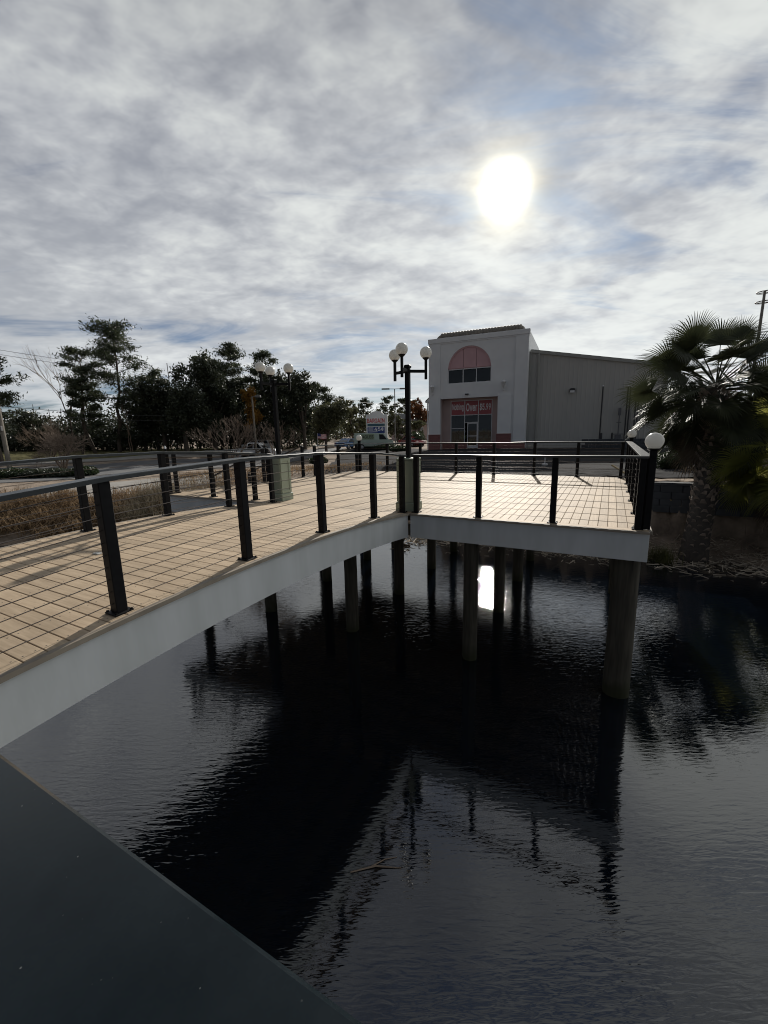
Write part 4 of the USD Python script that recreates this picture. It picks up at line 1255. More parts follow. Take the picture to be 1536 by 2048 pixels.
def on(px, py, d):
    p = far(px, py, d)
    return np.array([p[0], p[1], gz(p[0], p[1])])


def top_h(px, py, d, base):
    return float(far(px, py, d)[2] - base[2])


# pines on the left skyline
for lab, px, top, d, c0, sp, seed, lean, limbs, tuf in (
        ('gnarled pine at the left edge of the picture behind the leaning utility pole', -2, 672, 46, 0.36, 3.0, 3, (-0.6, 0), 20, 8),
        ('tallest pine of the group, dense crown with a long bare trunk', 238, 652, 62, 0.36, 4.0, 5, (1.2, 0), 30, 8),
        ('pine just left of the tallest one, thinner open crown', 190, 692, 61, 0.42, 3.0, 8, (-0.4, 0), 18, 6),
        ('low pine with flat layers left of the open crowned pine', 162, 758, 60, 0.35, 2.3, 13, (0.5, 0), 16, 7),
        ('pine with a knobbly crown over the round bare myrtle', 470, 694, 67, 0.42, 3.3, 21, (0.6, 0), 24, 8),
        ('narrow pine between the knobbly pine and the globe lamps', 524, 706, 66, 0.40, 2.4, 24, (0.8, 0), 20, 7),
        ('pine poking above the broad dark evergreen', 398, 712, 70, 0.5, 2.6, 26, (0.3, 0), 16, 7),
        ('pine at the right shoulder of the tall trees', 632, 768, 70, 0.4, 2.6, 27, (0.6, 0), 16, 7),
        ('small pine low between the tallest pine and the dark evergreen', 318, 742, 68, 0.4, 2.4, 28, (0.2, 0), 14, 6)):
    b = on(px, 890, d)
    pine(lab, b, top_h(px, top, d, b), c0, sp, seed, lean, limbs, tuf)
# distant pines beyond the pylon sign
for lab, px, top, d, seed in (('far pine just right of the live oak', 672, 792, 108, 31), ('far slim pine left of the pylon sign', 700, 797, 112, 32), ('far pine above the left edge of the pylon sign', 727, 797, 110, 33),
                              ('far pine between the pylon sign and the double parking light', 768, 791, 104, 34), ('far pine behind the double parking light', 800, 795, 108, 35), ('far pine behind the pole of the right lamp post', 822, 800, 116, 36)):
    b = on(px, 868, d)
    pine(lab, b, top_h(px, top, d, b), 0.4, 2.2, seed, (0.3, 0), 14, 6, 0.36, 'far pines beyond the pylon sign', 20)

rngC = np.random.default_rng(77)
for lab, px, top, d, w, seed, mat, z0, n, lf in (
        ('broad dark evergreen right of the tallest pine', 372, 722, 58, 5.2, 51, 'darkleaf', 0.12, 11000, 0.19),
        ('dark evergreen between the broad one and the knobbly pine', 430, 714, 61, 4.6, 52, 'darkleaf', 0.12, 9500, 0.19),
        ('dark tall broadleaf behind the left globe lamps', 558, 738, 64, 4.4, 53, 'darkleaf', 0.12, 8500, 0.19),
        ('dark rounded broadleaf at the right end of the tall trees', 610, 746, 62, 4.4, 54, 'darkleaf', 0.12, 9000, 0.19),
        ('dark evergreen low behind the bare pale trunked tree', 290, 785, 64, 5.0, 55, 'darkleaf', 0.05, 7500, 0.2),
        ('dark evergreen behind the spreading pale myrtle', 55, 822, 66, 6.5, 56, 'darkleaf', 0.05, 6500, 0.2),
        ('olive live oak with a wide round crown left of the pylon sign', 652, 795, 52, 4.6, 57, 'oak', 0.12, 10000, 0.14),
        ('dark full evergreen filling the gap left of the broad one', 330, 752, 60, 4.2, 71, 'darkleaf', 0.08, 8500, 0.19),
        ('dark full evergreen below the knobbly pine', 478, 746, 65, 4.4, 72, 'darkleaf', 0.08, 8500, 0.19),
        ('yellow autumn tree glowing behind the left lamp post', 505, 768, 60, 2.3, 58, 'autumn', 0.3, 3000, 0.17),
        ('rust coloured tree left of the store tower', 838, 800, 92, 3.2, 59, 'rust', 0.2, 2200, 0.24),
        ('grey green broadleaf between the live oak and the pylon sign', 705, 812, 74, 3.2, 60, 'oak', 0.15, 2800, 0.2),
        ('grey green tree right behind the pylon sign', 795, 820, 80, 3.4, 61, 'oak', 0.1, 3000, 0.2),
        ('low green tree between the double parking light and the store', 830, 838, 66, 2.6, 62, 'oak', 0.1, 2400, 0.18)):
    b = on(px, 885, d)
    h = top_h(px, top, d, b)
    leafy(lab, b, h, crown(rngC, h, w, h * z0, 11), M[mat], seed, n, lf, group=None)
# low dark wood behind the verge
P, rngW = [], np.random.default_rng(9)
tr = MB()
for i in range(120):
    f = i / 119
    px = -120 + 740 * f + rngW.normal(0, 8)
    d = rngW.uniform(68, 80)
    b = on(px, 885, d)
    hh = rngW.uniform(5.5, 10.5) * (1.0 if px > 290 else 0.62)
    tr.tube([b - [0, 0, 0.3], b + [rngW.normal(0, 0.4), 0, hh * rngW.uniform(0.9, 1.4)]], (0.14, 0.05), 4)
    for k in range(14):
        c = b + np.array([rngW.normal(0, 1.7), rngW.normal(0, 1.2), rngW.uniform(0.1, 1) * hh])
        P.append(c + rngW.standard_normal((34, 3)) * [1.0, 0.8, 0.7])
wd = thing('woods', 'dark low understory of the wood along the verge on the left', 'woods')
tag(wd, kind='stuff')
part('foliage', leaf_cloud(np.vstack(P), 0.26, rngW, 0, 0.55), M['darkleaf'], wd)
tr.build('trunks', M['wood'], wd)

P, rngF = [], np.random.default_rng(19)
for i in range(150):
    px = 540 + 1150 * i / 149
    b = on(px, 868, rngF.uniform(125, 150))
    hh = rngF.uniform(5, 10) * (0.75 if px > 1000 else 1.0)
    for k in range(10):
        c = b + np.array([rngF.normal(0, 2.0), rngF.normal(0, 2.0), rngF.uniform(0.05, 1) * hh])
        P.append(c + rngF.standard_normal((26, 3)) * [1.5, 1.2, 1.0])
ft = thing('distant_woods', 'low grey green line of distant trees on the horizon beyond the parking lot', 'woods')
tag(ft, kind='stuff')
part('foliage', leaf_cloud(np.vstack(P), 0.42, rngF, 0, 0.55), M['oak'], ft)

# bare winter trees
b = on(122, 905, 41)
bare('spreading pale barked bare myrtle by the hedges on the left', b, 5.4, 0.8, 62, M['palebark'], 5, 5, 3, 0.10, 0.5, None, droop=0.5, first=0.27)
b = on(460, 895, 46)
bare('round bare myrtle with many upright twigs left of the lamp post', b, 5.5, 0.75, 63, M['palebark'], 9, 5, 2, 0.08, 0.34, None, first=0.30)
b = on(548, 893, 48)
bare('bare myrtle directly behind the left lamp post', b, 5.0, 0.7, 64, M['palebark'], 8, 5, 2, 0.07, 0.36, None, first=0.29)
b = on(138, 880, 66)
bare('tall thin bare tree standing between the two left pine groups', b, top_h(112, 716, 66, b) * 0.92, 0.10, 65, M['wood'], 1, 4, 3, 0.16, 0.42, None, first=0.42)
b = on(262, 896, 60)
bare('slim bare pale trunked tree before the dark wood', b, 5.6, 0.2, 66, M['palebark'], 2, 3, 2, 0.07, 0.45, None, first=0.45)
b = on(95, 880, 58)
bare('bushy bare tree behind the spreading myrtle', b, 5.6, 0.6, 67, M['wood'], 5, 4, 3, 0.08, 0.5, None, first=0.32)

# hedges along the road on the left
for i, (px, py, w, h, lab) in enumerate(((-25, 938, 2.0, 0.75, 'dark hedge shrub at the very left under the handrail'), (28, 936, 1.7, 0.7, 'second hedge shrub from the left beside the road'), (72, 933, 1.6, 0.62, 'third hedge shrub from the left beside the road'),
                                         (108, 929, 1.5, 0.6, 'fourth hedge shrub from the left beside the road'), (140, 926, 1.4, 0.55, 'pale topped hedge shrub left of the far post'), (166, 924, 1.0, 0.66, 'last round hedge shrub at the right end of the row'))):
    b = on(px, py, 33)
    shrub(lab, (b[0], b[1], b[2]), (w, 1.1, h * 0.62), M['hedge2'] if i in (2, 3, 4) else M['hedge'], 'hedge shrubs along the road on the left', 1500, 0.11, 90 + i, 'hedge_shrub', 'hedge')
for i, (px, py, d, w, h, lab) in enumerate(((738, 893, 56, 1.9, 0.5, 'low clipped hedge before the pylon sign'), (775, 895, 52, 2.0, 0.5, 'low clipped hedge right of the pylon sign'), (800, 898, 46, 1.3, 0.42, 'small rounded shrub left of the right lamp pole'),
                                            (833, 868, 60, 1.5, 1.5, 'dark rounded bush left of the store tower'), (636, 896, 40, 1.0, 0.5, 'dark shrub under the small flag'))):
    b = on(px, py, d)
    shrub(lab, (b[0], b[1], b[2]), (w, 1.0, h * 0.8), M['hedge'], None, 1400, 0.1, 120 + i)

# ------------------------------------------------------------------ palms
M['frond'] = leafm('palm_frond', (0.062, 0.070, 0.034), (0.034, 0.042, 0.022), 0.2, 1.2, 0.5, spec=0.22)
M['frond2'] = leafm('yellow_palm_frond', (0.17, 0.18, 0.045), (0.10, 0.125, 0.03), 0.5, 1.2, 0.45, tcol=(0.38, 0.38, 0.09), spec=0.4)
M['deadfrond'] = leafm('dead_palm_frond', (0.14, 0.105, 0.07), (0.075, 0.058, 0.042), 0.2, 1.4, 0.7)
M['boot'] = pm('palm_boot', (0.30, 0.235, 0.185), 0.9, scale=6, color2=(0.14, 0.11, 0.09), rand=0.25, bump=0.5, bscale=30, bdist=0.01)
M['palmtrunk'] = pm('palm_trunk', (0.075, 0.062, 0.05), 0.95, scale=9, color2=(0.04, 0.034, 0.03), bump=0.8, bscale=18, bdist=0.03)


def frond_mesh(rng, az, el, pet, blade, n=40, droop=0.5, fold=0.35, roll=0.0):
    """costapalmate leaf: curved petiole and a fan of split leaflets with hanging tips"""
    d = np.array([math.cos(az) * math.cos(el), math.sin(az) * math.cos(el), math.sin(el)])
    side = unit(np.cross(d, Z3))
    pts, dd = [np.zeros(3)], d.copy()
    for i in range(5):
        pts.append(pts[-1] + dd * pet / 5)
        dd = unit(dd - Z3 * (0.05 + 0.05 * droop))
    m = MB().tube(np.array(pts), np.linspace(0.026, 0.014, 6), 4)
    base, fwd = pts[-1], dd
    nrm = unit(np.cross(side, fwd))
    if nrm[2] < 0:
        nrm = -nrm
    side, nrm = side * math.cos(roll) + nrm * math.sin(roll), nrm * math.cos(roll) - side * math.sin(roll)
    V, F = [], []
    span = math.radians(125)
    for k in range(n):
        f = k / (n - 1) * 2 - 1
        a = f * span
        L = blade * (1.0 - 0.32 * abs(f) ** 1.6) * rng.uniform(0.88, 1.06)
        ld = unit(fwd * math.cos(a) + side * math.sin(a) + nrm * fold * (abs(f) ** 1.2) * 0.9)
        o = base + fwd * 0.16 * blade * (1 - abs(f))
        w = unit(np.cross(ld, nrm) + rng.normal(0, 0.15, 3))
        wid = 0.020 * blade
        row, p, dcur = [], o.copy(), ld
        for q, (fr, wq) in enumerate(((0.0, 0.45), (0.38, 1.0), (0.68, 0.72), (0.88, 0.36), (1.0, 0.06))):
            if q:
                seg = (fr - (0.0, 0.38, 0.68, 0.88)[q - 1]) * L
                p = p + dcur * seg
                dcur = unit(dcur - Z3 * droop * (0.14, 0.45, 0.75, 0.9)[q - 1] * rng.uniform(0.6, 1.3))
            row += [p - w * wid * wq, p + w * wid * wq]
        b0 = len(V)
        V += row
        for q in range(4):
            a0 = b0 + q * 2
            F += [(a0, a0 + 1, a0 + 3), (a0, a0 + 3, a0 + 2)]
    m.add((np.array(V), np.array(F)))
    return m


def palm(label, base, top, tr0, tr1, n, pet, blade, seed, mat, dead=10, boots=90, name='palm_tree', elmin=-55):
    rng = np.random.default_rng(seed)
    t = thing(name, label, 'palm tree', base)
    top = np.asarray(top, float) - base
    zs = np.linspace(0, 1, 14)
    path = np.array([top * z + np.array([0.12, 0.0, 0]) * math.sin(z * math.pi) for z in zs])
    path[0, 2] -= 0.4
    rad = np.interp(zs, (0, 0.06, 0.2, 0.7, 0.9, 1.0), (tr0 * 1.35, tr0 * 1.1, tr0, tr1 * 0.85, tr1, tr1 * 0.6))
    tm = MB().tube(path, rad, 14)
    tm.build('trunk', M['palmtrunk'], t, 50)
    for i in range(boots):                                     # split old leaf bases criss-crossing up the trunk
        f = 0.03 + 0.92 * (i / boots)
        a = i * 2.399963
        c = np.array([np.interp(f, zs, path[:, k]) for k in range(3)])
        r = np.interp(f, zs, rad)
        o = np.array([math.cos(a), math.sin(a), 0])
        s = np.cross(Z3, o)
        L = (0.20 if f < 0.55 else 0.34) * rng.uniform(0.7, 1.3) * (1 if f > 0.3 else 0.6)
        up = unit(Z3 * 1.0 + o * (0.42 if f < 0.55 else 0.75) * rng.uniform(0.6, 1.4) + s * rng.normal(0, 0.35))
        p0 = c + o * r * 0.86
        q = p0 + up * L
        w0, w1 = 0.11 * rng.uniform(0.8, 1.2) * (r / 0.3), 0.035
        th = np.cross(s, up) * 0.022
        v = np.array([p0 - s * w0 - th, p0 + s * w0 - th, p0 + s * w0 + th, p0 - s * w0 + th, q - s * w1 - th * 0.5, q + s * w1 - th * 0.5, q + s * w1 + th * 0.5, q - s * w1 + th * 0.5])
        part('leaf_base', (v, BOXF), M['boot'], t)
    for i in range(n):
        f = (i + 0.5) / n
        el = math.asin(0.99 + (math.sin(math.radians(elmin)) - 0.99) * f ** 0.85) + rng.normal(0, 0.16)
        az = i * 2.399963 + rng.normal(0, 0.15)
        fm = frond_mesh(rng, az, el, pet * rng.uniform(0.55, 1.2), blade * rng.uniform(0.8, 1.15), 54, 0.4 + 0.5 * f, 0.5, rng.normal(0, 0.75))
        v, fc = np.vstack(fm.v), np.vstack(fm.f)
        part('frond', (v + top + [0, 0, -0.35 * f], fc), mat, t)
    for i in range(dead):
        az = i * 2.399963 + 0.7
        fm = frond_mesh(rng, az, math.radians(-62 + rng.normal(0, 10)), pet * rng.uniform(0.55, 0.95), blade * rng.uniform(0.8, 1.1), 34, 0.9, 0.1)
        tag(part('frond', (np.vstack(fm.v) + top + [0, 0, -0.6], np.vstack(fm.f)), M['deadfrond'], t), 'brown dead frond hanging against the trunk')
    return t


pb = far(1384, 1122, 13.35)
pb[2] = gz(pb[0], pb[1])
ptop = far(1432, 770, 13.5)
palm('big leaning cabbage palm at the water edge right of the platform', pb, ptop, 0.34, 0.36, 84, 1.55, 1.02, 4, M['frond'], 34, 240)
pb2 = far(1600, 1010, 12.2)
pb2[2] = gz(pb2[0], pb2[1])
palm('lower yellow green palm at the right edge behind the big palm', pb2, far(1592, 900, 12.2), 0.3, 0.3, 46, 1.15, 0.95, 8, M['frond2'], 8, 40, elmin=-60)
# dark shrubs behind the palms on the right
for i, (px, py, d, w, h, lab) in enumerate(((1405, 905, 30, 2.4, 1.0, 'dark shrub behind the trunk of the big palm'), (1470, 905, 27, 2.8, 1.3, 'dark low shrub right of the big palm trunk'), (1560, 905, 25, 3.2, 1.7, 'dark low shrub at the right edge behind the low palm'))):
    b = on(px, py, d)
    shrub(lab, (b[0], b[1], b[2]), (w, 1.8, h * 0.6), M['darkleaf'], None, 2600, 0.13, 150 + i)
P = []
rngB = np.random.default_rng(31)
br = MB()
for i in range(420):                                            # dry tangle on the bank behind the palm
    px, py = rngB.uniform(1395, 1600), rngB.uniform(935, 1075)
    d = 13.2 + (1075 - py) / 140 * 4
    p = far(px, py, d)
    p[2] = gz(p[0], p[1])
    a = rngB.uniform(0, 2 * math.pi)
    e = np.array([math.cos(a), math.sin(a), rngB.uniform(0.1, 0.9)])
    L = rngB.uniform(0.4, 1.3)
    br.tube([p, p + e * L * 0.5 + [0, 0, 0.1], p + e * L + rngB.normal(0, 0.08, 3)], (0.011, 0.008, 0.004), 3, caps=False)
tag(br.build('dry_brush', M['twig']), 'tangle of dry grey twigs on the bank behind the big palm', 'brush', kind='stuff')

# ------------------------------------------------------------------ grasses and litter
M['deadgrass'] = leafm('dead_grass', (0.34, 0.235, 0.135), (0.17, 0.115, 0.07), 0.3, 0.8, 0.8, spec=0.1)
M['greygrass'] = leafm('grey_reeds', (0.26, 0.225, 0.165), (0.14, 0.12, 0.085), 0.3, 0.8, 0.8, spec=0.1)
M['greengrass'] = leafm('green_grass', (0.15, 0.155, 0.05), (0.08, 0.08, 0.03), 0.35, 2.0, 0.6)
M['litter'] = pm('palm_litter', (0.66, 0.57, 0.45), 0.8, scale=3, color2=(0.30, 0.24, 0.18))


def blades(rng, pos, h, w, bend, curl=0.4):
    n = len(pos)
    a = rng.uniform(0, 2 * np.pi, n)
    d = np.stack([np.cos(a), np.sin(a), 0 * a], 1)
    s = np.stack([-np.sin(a), np.cos(a), 0 * a], 1) * (w * rng.uniform(0.6, 1.3, n))[:, None]
    hh = (h * rng.uniform(0.45, 1.2, n))[:, None]
    bb = bend * rng.uniform(0.2, 1.4, n)[:, None]
    p1 = pos + d * hh * bb * 0.35 + np.array([0, 0, 1]) * hh * 0.6
    p2 = pos + d * hh * bb + np.array([0, 0, 1]) * hh * (1 - curl * bb.clip(0, 1))
    v = np.stack([pos - s, pos + s, p1 + s * 0.7, p1 - s * 0.7, p2], 1).reshape(-1, 3)
    k = np.arange(n)[:, None] * 5
    return v, np.vstack([k + [0, 1, 2], k + [0, 2, 3], k + [3, 2, 4]])


def strew(rng, n, xy, jitter):
    c = np.asarray(xy)[rng.integers(0, len(xy), n)] + rng.normal(0, 1, (n, 2)) * jitter
    z = ground_z(c[:, 0], c[:, 1])
    ok = z > WZ - 0.15
    return np.column_stack([c, z])[ok]


rngG = np.random.default_rng(17)
line = [(x, 17.3 + 0.25 * math.sin(x)) for x in np.linspace(-26, -9, 60)]
cl = np.array(line)[rngG.integers(0, 60, 150)] + np.column_stack([rngG.normal(0, 0.5, 150), rngG.uniform(0.0, 3.2, 150)])
tag(part('dead_grass', blades(rngG, strew(rngG, 16000, cl, 0.28), 0.85, 0.014, 1.1, 0.7), M['deadgrass']), 'thick brown dead grass on the bank left of the walkway', 'grass', kind='stuff')
cl = np.column_stack([rngG.uniform(-11.5, -7.2, 60), rngG.uniform(17.2, 20.5, 60)])
tag(part('reeds', blades(rngG, strew(rngG, 3200, cl, 0.2), 1.35, 0.009, 0.45, 0.25), M['greygrass']), 'thin grey reeds standing behind the walkway railing', 'reeds', kind='stuff')
cl = np.column_stack([rngG.uniform(-14, 0, 90), rngG.uniform(21, 30, 90)])
tag(part('rough_grass', blades(rngG, strew(rngG, 6000, cl, 0.7), 0.3, 0.016, 1.0, 0.5), M['deadgrass']), 'sparse tan grass on the rough ground behind the platform', 'grass', kind='stuff')

for n_, c_, lab in ((360, (8.75, 12.75), 'green brown grass tuft at the water edge just right of the platform corner'),):
    q = np.column_stack([c_[0] + rngG.normal(0, 0.2, n_), c_[1] + rngG.normal(0, 0.2, n_), np.full(n_, WZ - 0.05)])
    tag(part('grass_tuft', blades(rngG, q, 0.62, 0.008, 0.7, 0.4), M['greengrass']), lab, 'grass tuft')
lt = MB()
for i in range(2600):                                            # pale sticks and palm scraps along the far shore
    f = rngG.uniform(0, 1)
    x = 0.5 + 15 * f
    y = np.interp(x, PV[6:14, 0], PV[6:14, 1]) + rngG.normal(0.35, 0.9)
    z = max(gz(x, y), WZ) + 0.015
    if z > -1.3:
        continue
    a = rngG.uniform(0, 2 * math.pi)
    L = rngG.uniform(0.08, 0.42) * (1.8 if rngG.random() < 0.1 else 1)
    e = np.array([math.cos(a), math.sin(a), rngG.normal(0, 0.18)])
    lt.tube([(x, y, z), np.array([x, y, z]) + e * L], rngG.uniform(0.006, 0.017), 3)
tag(lt.build('shore_litter', M['litter']), 'pale sticks and palm scraps strewn along the far shore', 'litter', kind='stuff')
for i in range(7):
    a = rngG.uniform(0, 6.28)
    fm = frond_mesh(rngG, a, math.radians(-4), 0.5, 0.75, 20, 0.25, 0.1)
    p = pb + np.array([rngG.normal(0, 0.8), rngG.normal(-0.1, 0.5), 0])
    o = np.array([p[0], p[1], max(gz(p[0], p[1]), WZ) + 0.09])
    lab = ('near the big palm trunk on its left', 'against the foot of the big palm', 'to the right of the big palm foot', 'half in the water before the big palm', 'just behind the big palm foot', 'farther left on the bank', 'farther right on the bank')[i]
    t = part('fallen_frond', (np.vstack(fm.v) + o, np.vstack(fm.f)), M['deadfrond'])
    tag(t, 'brown fallen palm frond ' + lab, 'palm frond', 'fallen fronds at the foot of the big palm')
tw_ = MB()
wp0 = ORG + (FWD + RT * (750 - 768) / FPX - UPV * (1738 - 1024) / FPX) * ((WZ - EYE) / (FWD - UPV * (1738 - 1024) / FPX + RT * (-18 / FPX))[2])
tw_.tube([wp0 + [-0.24, -0.03, 0.005], wp0 + [0.0, 0.02, 0.012], wp0 + [0.26, 0.0, 0.004]], (0.006, 0.009, 0.004), 5)
tw_.tube([wp0 + [-0.05, 0.01, 0.01], wp0 + [0.1, 0.09, 0.006], wp0 + [0.22, 0.11, 0.004]], (0.006, 0.005, 0.003), 5)
tag(tw_.build('floating_twig', M['twig']), 'small forked twig floating on the dark water near the bottom', 'twig')

ps = wp(-1.95, -4.35) + [0, 0, 0.004]
tag(MB().cbox(ps, 0.055, 0.03, 0, 0.006, 0.004, AXUV).build('paper_scrap', M['globe']), 'small white paper scrap lying on the arched walkway', 'paper scrap')
dl = MB()
d0 = np.array([0.65, 15.2, WZ])
dl.tube([d0 + [-0.35, 0.0, 0.02], d0 + [0.0, 0.05, 0.06], d0 + [0.3, -0.05, 0.03]], (0.05, 0.06, 0.03), 7)
dl.tube([d0 + [0.0, 0.05, 0.05], d0 + [0.1, 0.1, 0.28], d0 + [0.22, 0.1, 0.36]], (0.03, 0.022, 0.01), 5)
tag(dl.build('driftwood', M['wood']), 'short dark piece of driftwood floating between the piles under the walkway corner', 'driftwood')

# ------------------------------------------------------------------ sign, poles, wires
sp_ = on(754, 890, 61)
SC = far(754, 850, 61)
sx = unit(np.array([1.0, -0.12, 0]))
sy = np.cross(Z3, sx)
sg_t = thing('pylon_sign', 'white pylon sign with arched top, red panel and blue panel reading 45 cents', 'sign', (SC[0], SC[1], sp_[2]))
HT = 4.45 - sp_[2]
k45 = HT / 4.45
W2 = 1.55
prof = [(-W2, 0.0), (W2, 0.0), (W2, HT - 0.48)]
prof += [(0.98, HT - 0.48)] + [(0.98 * math.cos(a), HT - 0.48 + 0.48 * math.sin(a)) for a in np.linspace(0.12, math.pi - 0.12, 15)] + [(-0.98, HT - 0.48), (-W2, HT - 0.48)]
MB().prism(sg.Polygon(prof), -sy * 0.25 * -1, sx, Z3, 0.5).build('body', M['white'], sg_t)
front = -sy
blue, red2, teal = pm('blue_panel', (0.025, 0.05, 0.22), 0.5), pm('red_panel', (0.55, 0.03, 0.035), 0.5), pm('teal_panel', (0.05, 0.12, 0.16), 0.5)


def plate(x0, x1, z0, z1, mat, name, d=0.27, parent=None):
    return MB().box(sx * (x0 + x1) / 2 + Z3 * (z0 + z1) / 2 + front * d, ((x1 - x0) / 2, 0.02, (z1 - z0) / 2), np.array([sx, sy, Z3])).build(name, mat, parent or sg_t)


def words(txt, x0, x1, z0, z1, mat, parent, d, o=None, bold=True):
    v = meshkit.text_mesh(txt, 1.0, 0.012, bold=bold)
    f = np.array(v.faces); v = np.array(v.vertices)
    lo, hi = v.min(0), v.max(0)
    v = (v - lo) / (hi - lo)
    P = np.array([sx * (x0 + (x1 - x0) * a) + Z3 * (z0 + (z1 - z0) * b) + front * (d + 0.012 * c) for a, b, c in v])
    return part('lettering', (P, f), mat, parent)


p_ = plate(-1.4, 1.2, HT - 1.72, HT - 0.98, M['white'], 'panel')
words('BARGAIN', -1.38, 1.15, HT - 1.66, HT - 1.04, red2, p_, 0.292)
p_ = plate(-1.35, 1.18, HT - 2.12, HT - 1.80, teal, 'panel')
p_ = plate(-1.35, 1.15, HT - 3.12, HT - 2.24, blue, 'panel')
words('45¢', -0.38, 1.0, HT - 2.82, HT - 2.30, M['white'], p_, 0.292)
for z in (HT - 2.36, HT - 2.52, HT - 2.68):
    plate(-1.25, -0.5, z - 0.04, z + 0.03, M['white'], 'printed_line', 0.293, p_)
plate(-1.25, 0.1, HT - 2.98, HT - 2.9, M['white'], 'printed_line', 0.293, p_)


def pole_light(label, px, top, d, heads, r, mat, lean=0.0, name='street_light', headw=0.45):
    b = on(px, 892, d)
    h = top_h(px, top, d, b)
    t = thing(name, label, 'street lamp', b)
    MB().tube([(0, 0, -0.3), (lean * h, 0, h)], (r, r * 0.75), 8).build('pole', mat, t)
    e = np.array([lean * h, 0, h])
    for s in heads:
        MB().bar(e, e + np.array([s * headw * 1.1, 0, 0.03]), 0.07, 0.07).build('arm', mat, t)
        MB().cbox(e + np.array([s * (headw * 1.1 + headw * 0.6), 0, 0.0]), headw * 0.75, 0.22, -0.08, 0.14, 0.05).build('lamp_head', M['grey'], t)
    return t


M['grey'] = pm('weathered_grey', (0.16, 0.16, 0.155), 0.6, scale=3, color2=(0.11, 0.11, 0.11))
M['polewood'] = pm('pole_wood', (0.24, 0.21, 0.17), 0.85, scale=4, color2=(0.15, 0.13, 0.105), stretch=(1, 1, 0.2))
pole_light('double headed parking lot light behind the right lamp post', 791, 780, 73, (-1, 1), 0.10, M['grey'], 0.0, headw=0.9)
pole_light('single headed grey street light behind the round bare myrtle', 512, 795, 50, (1,), 0.13, M['polewood'], -0.004, headw=0.42)
b = on(16, 918, 40)
t = thing('utility_pole', 'leaning weathered wooden utility pole with a grey box at the left edge', 'pole', b)
e = far(-26, 700, 40) - b
MB().tube([(0, 0, -0.3), e * 0.5, e], (0.21, 0.18, 0.14), 10).build('pole', M['polewood'], t)
MB().cbox(e * 0.33 + np.array([0.05, -0.25, 0]), 0.16, 0.12, 0, 0.45, 0.02).build('meter_box', M['grey'], t)
MB().bar(e * 0.95 - [1.1, 0, 0], e * 0.95 + [1.1, 0, 0], 0.12, 0.12).build('crossarm', M['polewood'], t)
MB().cbox((0.25, -0.25, 0), 0.12, 0.12, 0, 0.3, 0.02).build('ground_box', M['grey'], t)
wire = pm('cable_black', (0.03, 0.03, 0.03), 0.6)
for lab, p0, d0, p1, d1, sag in (('topmost power line on the left above the bare tree', (-60, 690), 40, (330, 738), 95, 0.5), ('second power line on the left above the bare tree', (-60, 699), 40, (330, 744), 95, 0.6),
                                 ('power line sagging low across the dark wood', (-40, 808), 40, (470, 828), 62, 0.6), ('lower of the power lines before the dark wood', (-40, 820), 40, (470, 838), 62, 0.6),
                                 ('power line crossing the dark trees to the live oak', (300, 760), 58, (720, 800), 100, 0.8), ('power line from the trees to the pylon sign', (560, 775), 62, (860, 812), 120, 1.0)):
    a, c = far(*p0, d0), far(*p1, d1)
    s = np.linspace(0, 1, 14)[:, None]
    pts = a + (c - a) * s - Z3 * (4 * sag * s * (1 - s))
    tag(part('power_line', tube(pts, 0.022, 4), wire), lab, 'wire')
b = far(1492, 846, 125)
t = thing('ring_mast', 'very tall slender mast with two ring platforms rising behind the palm', 'mast', (b[0], b[1], 0.0))
zt = float(far(1494, 598, 125)[2])
MB().tube([(0, 0, -0.5), (0.2, 0, zt)], (0.55, 0.32), 10).build('shaft', M['grey'], t)
for z in (zt - 0.2, zt - 2.8):
    a = np.linspace(0, 2 * math.pi, 25)
    MB().tube(np.column_stack([0.2 + 1.75 * np.cos(a), 1.75 * np.sin(a), np.full(25, z)]), 0.14, 6).build('ring', M['grey'], t)
    for k in range(3):
        MB().tube([(0.2, 0, z), (0.2 + 1.75 * math.cos(k * 2.1), 1.75 * math.sin(k * 2.1), z)], 0.08, 5).build('strut', M['grey'], t)

# small flag
b = on(636, 893, 45)
fz = float(far(636, 884, 45)[2])
t = thing('small_flag', 'small striped red and white flag with a blue corner on a short pole', 'flag', (b[0], b[1], fz))
fh, fl_ = 0.52, 0.95
MB().tube([(0, 0, b[2] - fz - 0.1), (0, 0, 0.95)], 0.02, 6).build('flagpole', M['alu'], t)
fr_, fw_, fb_ = pm('flag_red', (0.42, 0.04, 0.06), 0.7), pm('flag_white', (0.75, 0.72, 0.72), 0.7), pm('flag_blue', (0.03, 0.04, 0.16), 0.7)
for k in range(13):
    x0 = 0.0 if k < 6 else 0.38
    X = np.linspace(x0, fl_, 9)
    pts = []
    for z in (k, k + 1):
        for x in X:
            pts.append((x, 0.09 * math.sin(x * 9 + 0.6), 0.36 + fh * z / 13 - 0.10 * x + 0.03 * math.sin(x * 9)))
    f = [(i, i + 1, i + 10) for i in range(8)] + [(i, i + 10, i + 9) for i in range(8)]
    part('stripe', (np.array(pts), np.array(f)), fr_ if k % 2 == 0 else fw_, t)
X = np.linspace(0, 0.38, 5)
pts = [(x, 0.09 * math.sin(x * 9 + 0.6), 0.36 + fh * z - 0.10 * x + 0.03 * math.sin(x * 9)) for z in (6 / 13, 1) for x in X]
part('canton', (np.array(pts), np.array([(i, i + 1, i + 6) for i in range(4)] + [(i, i + 6, i + 5) for i in range(4)])), fb_, t)

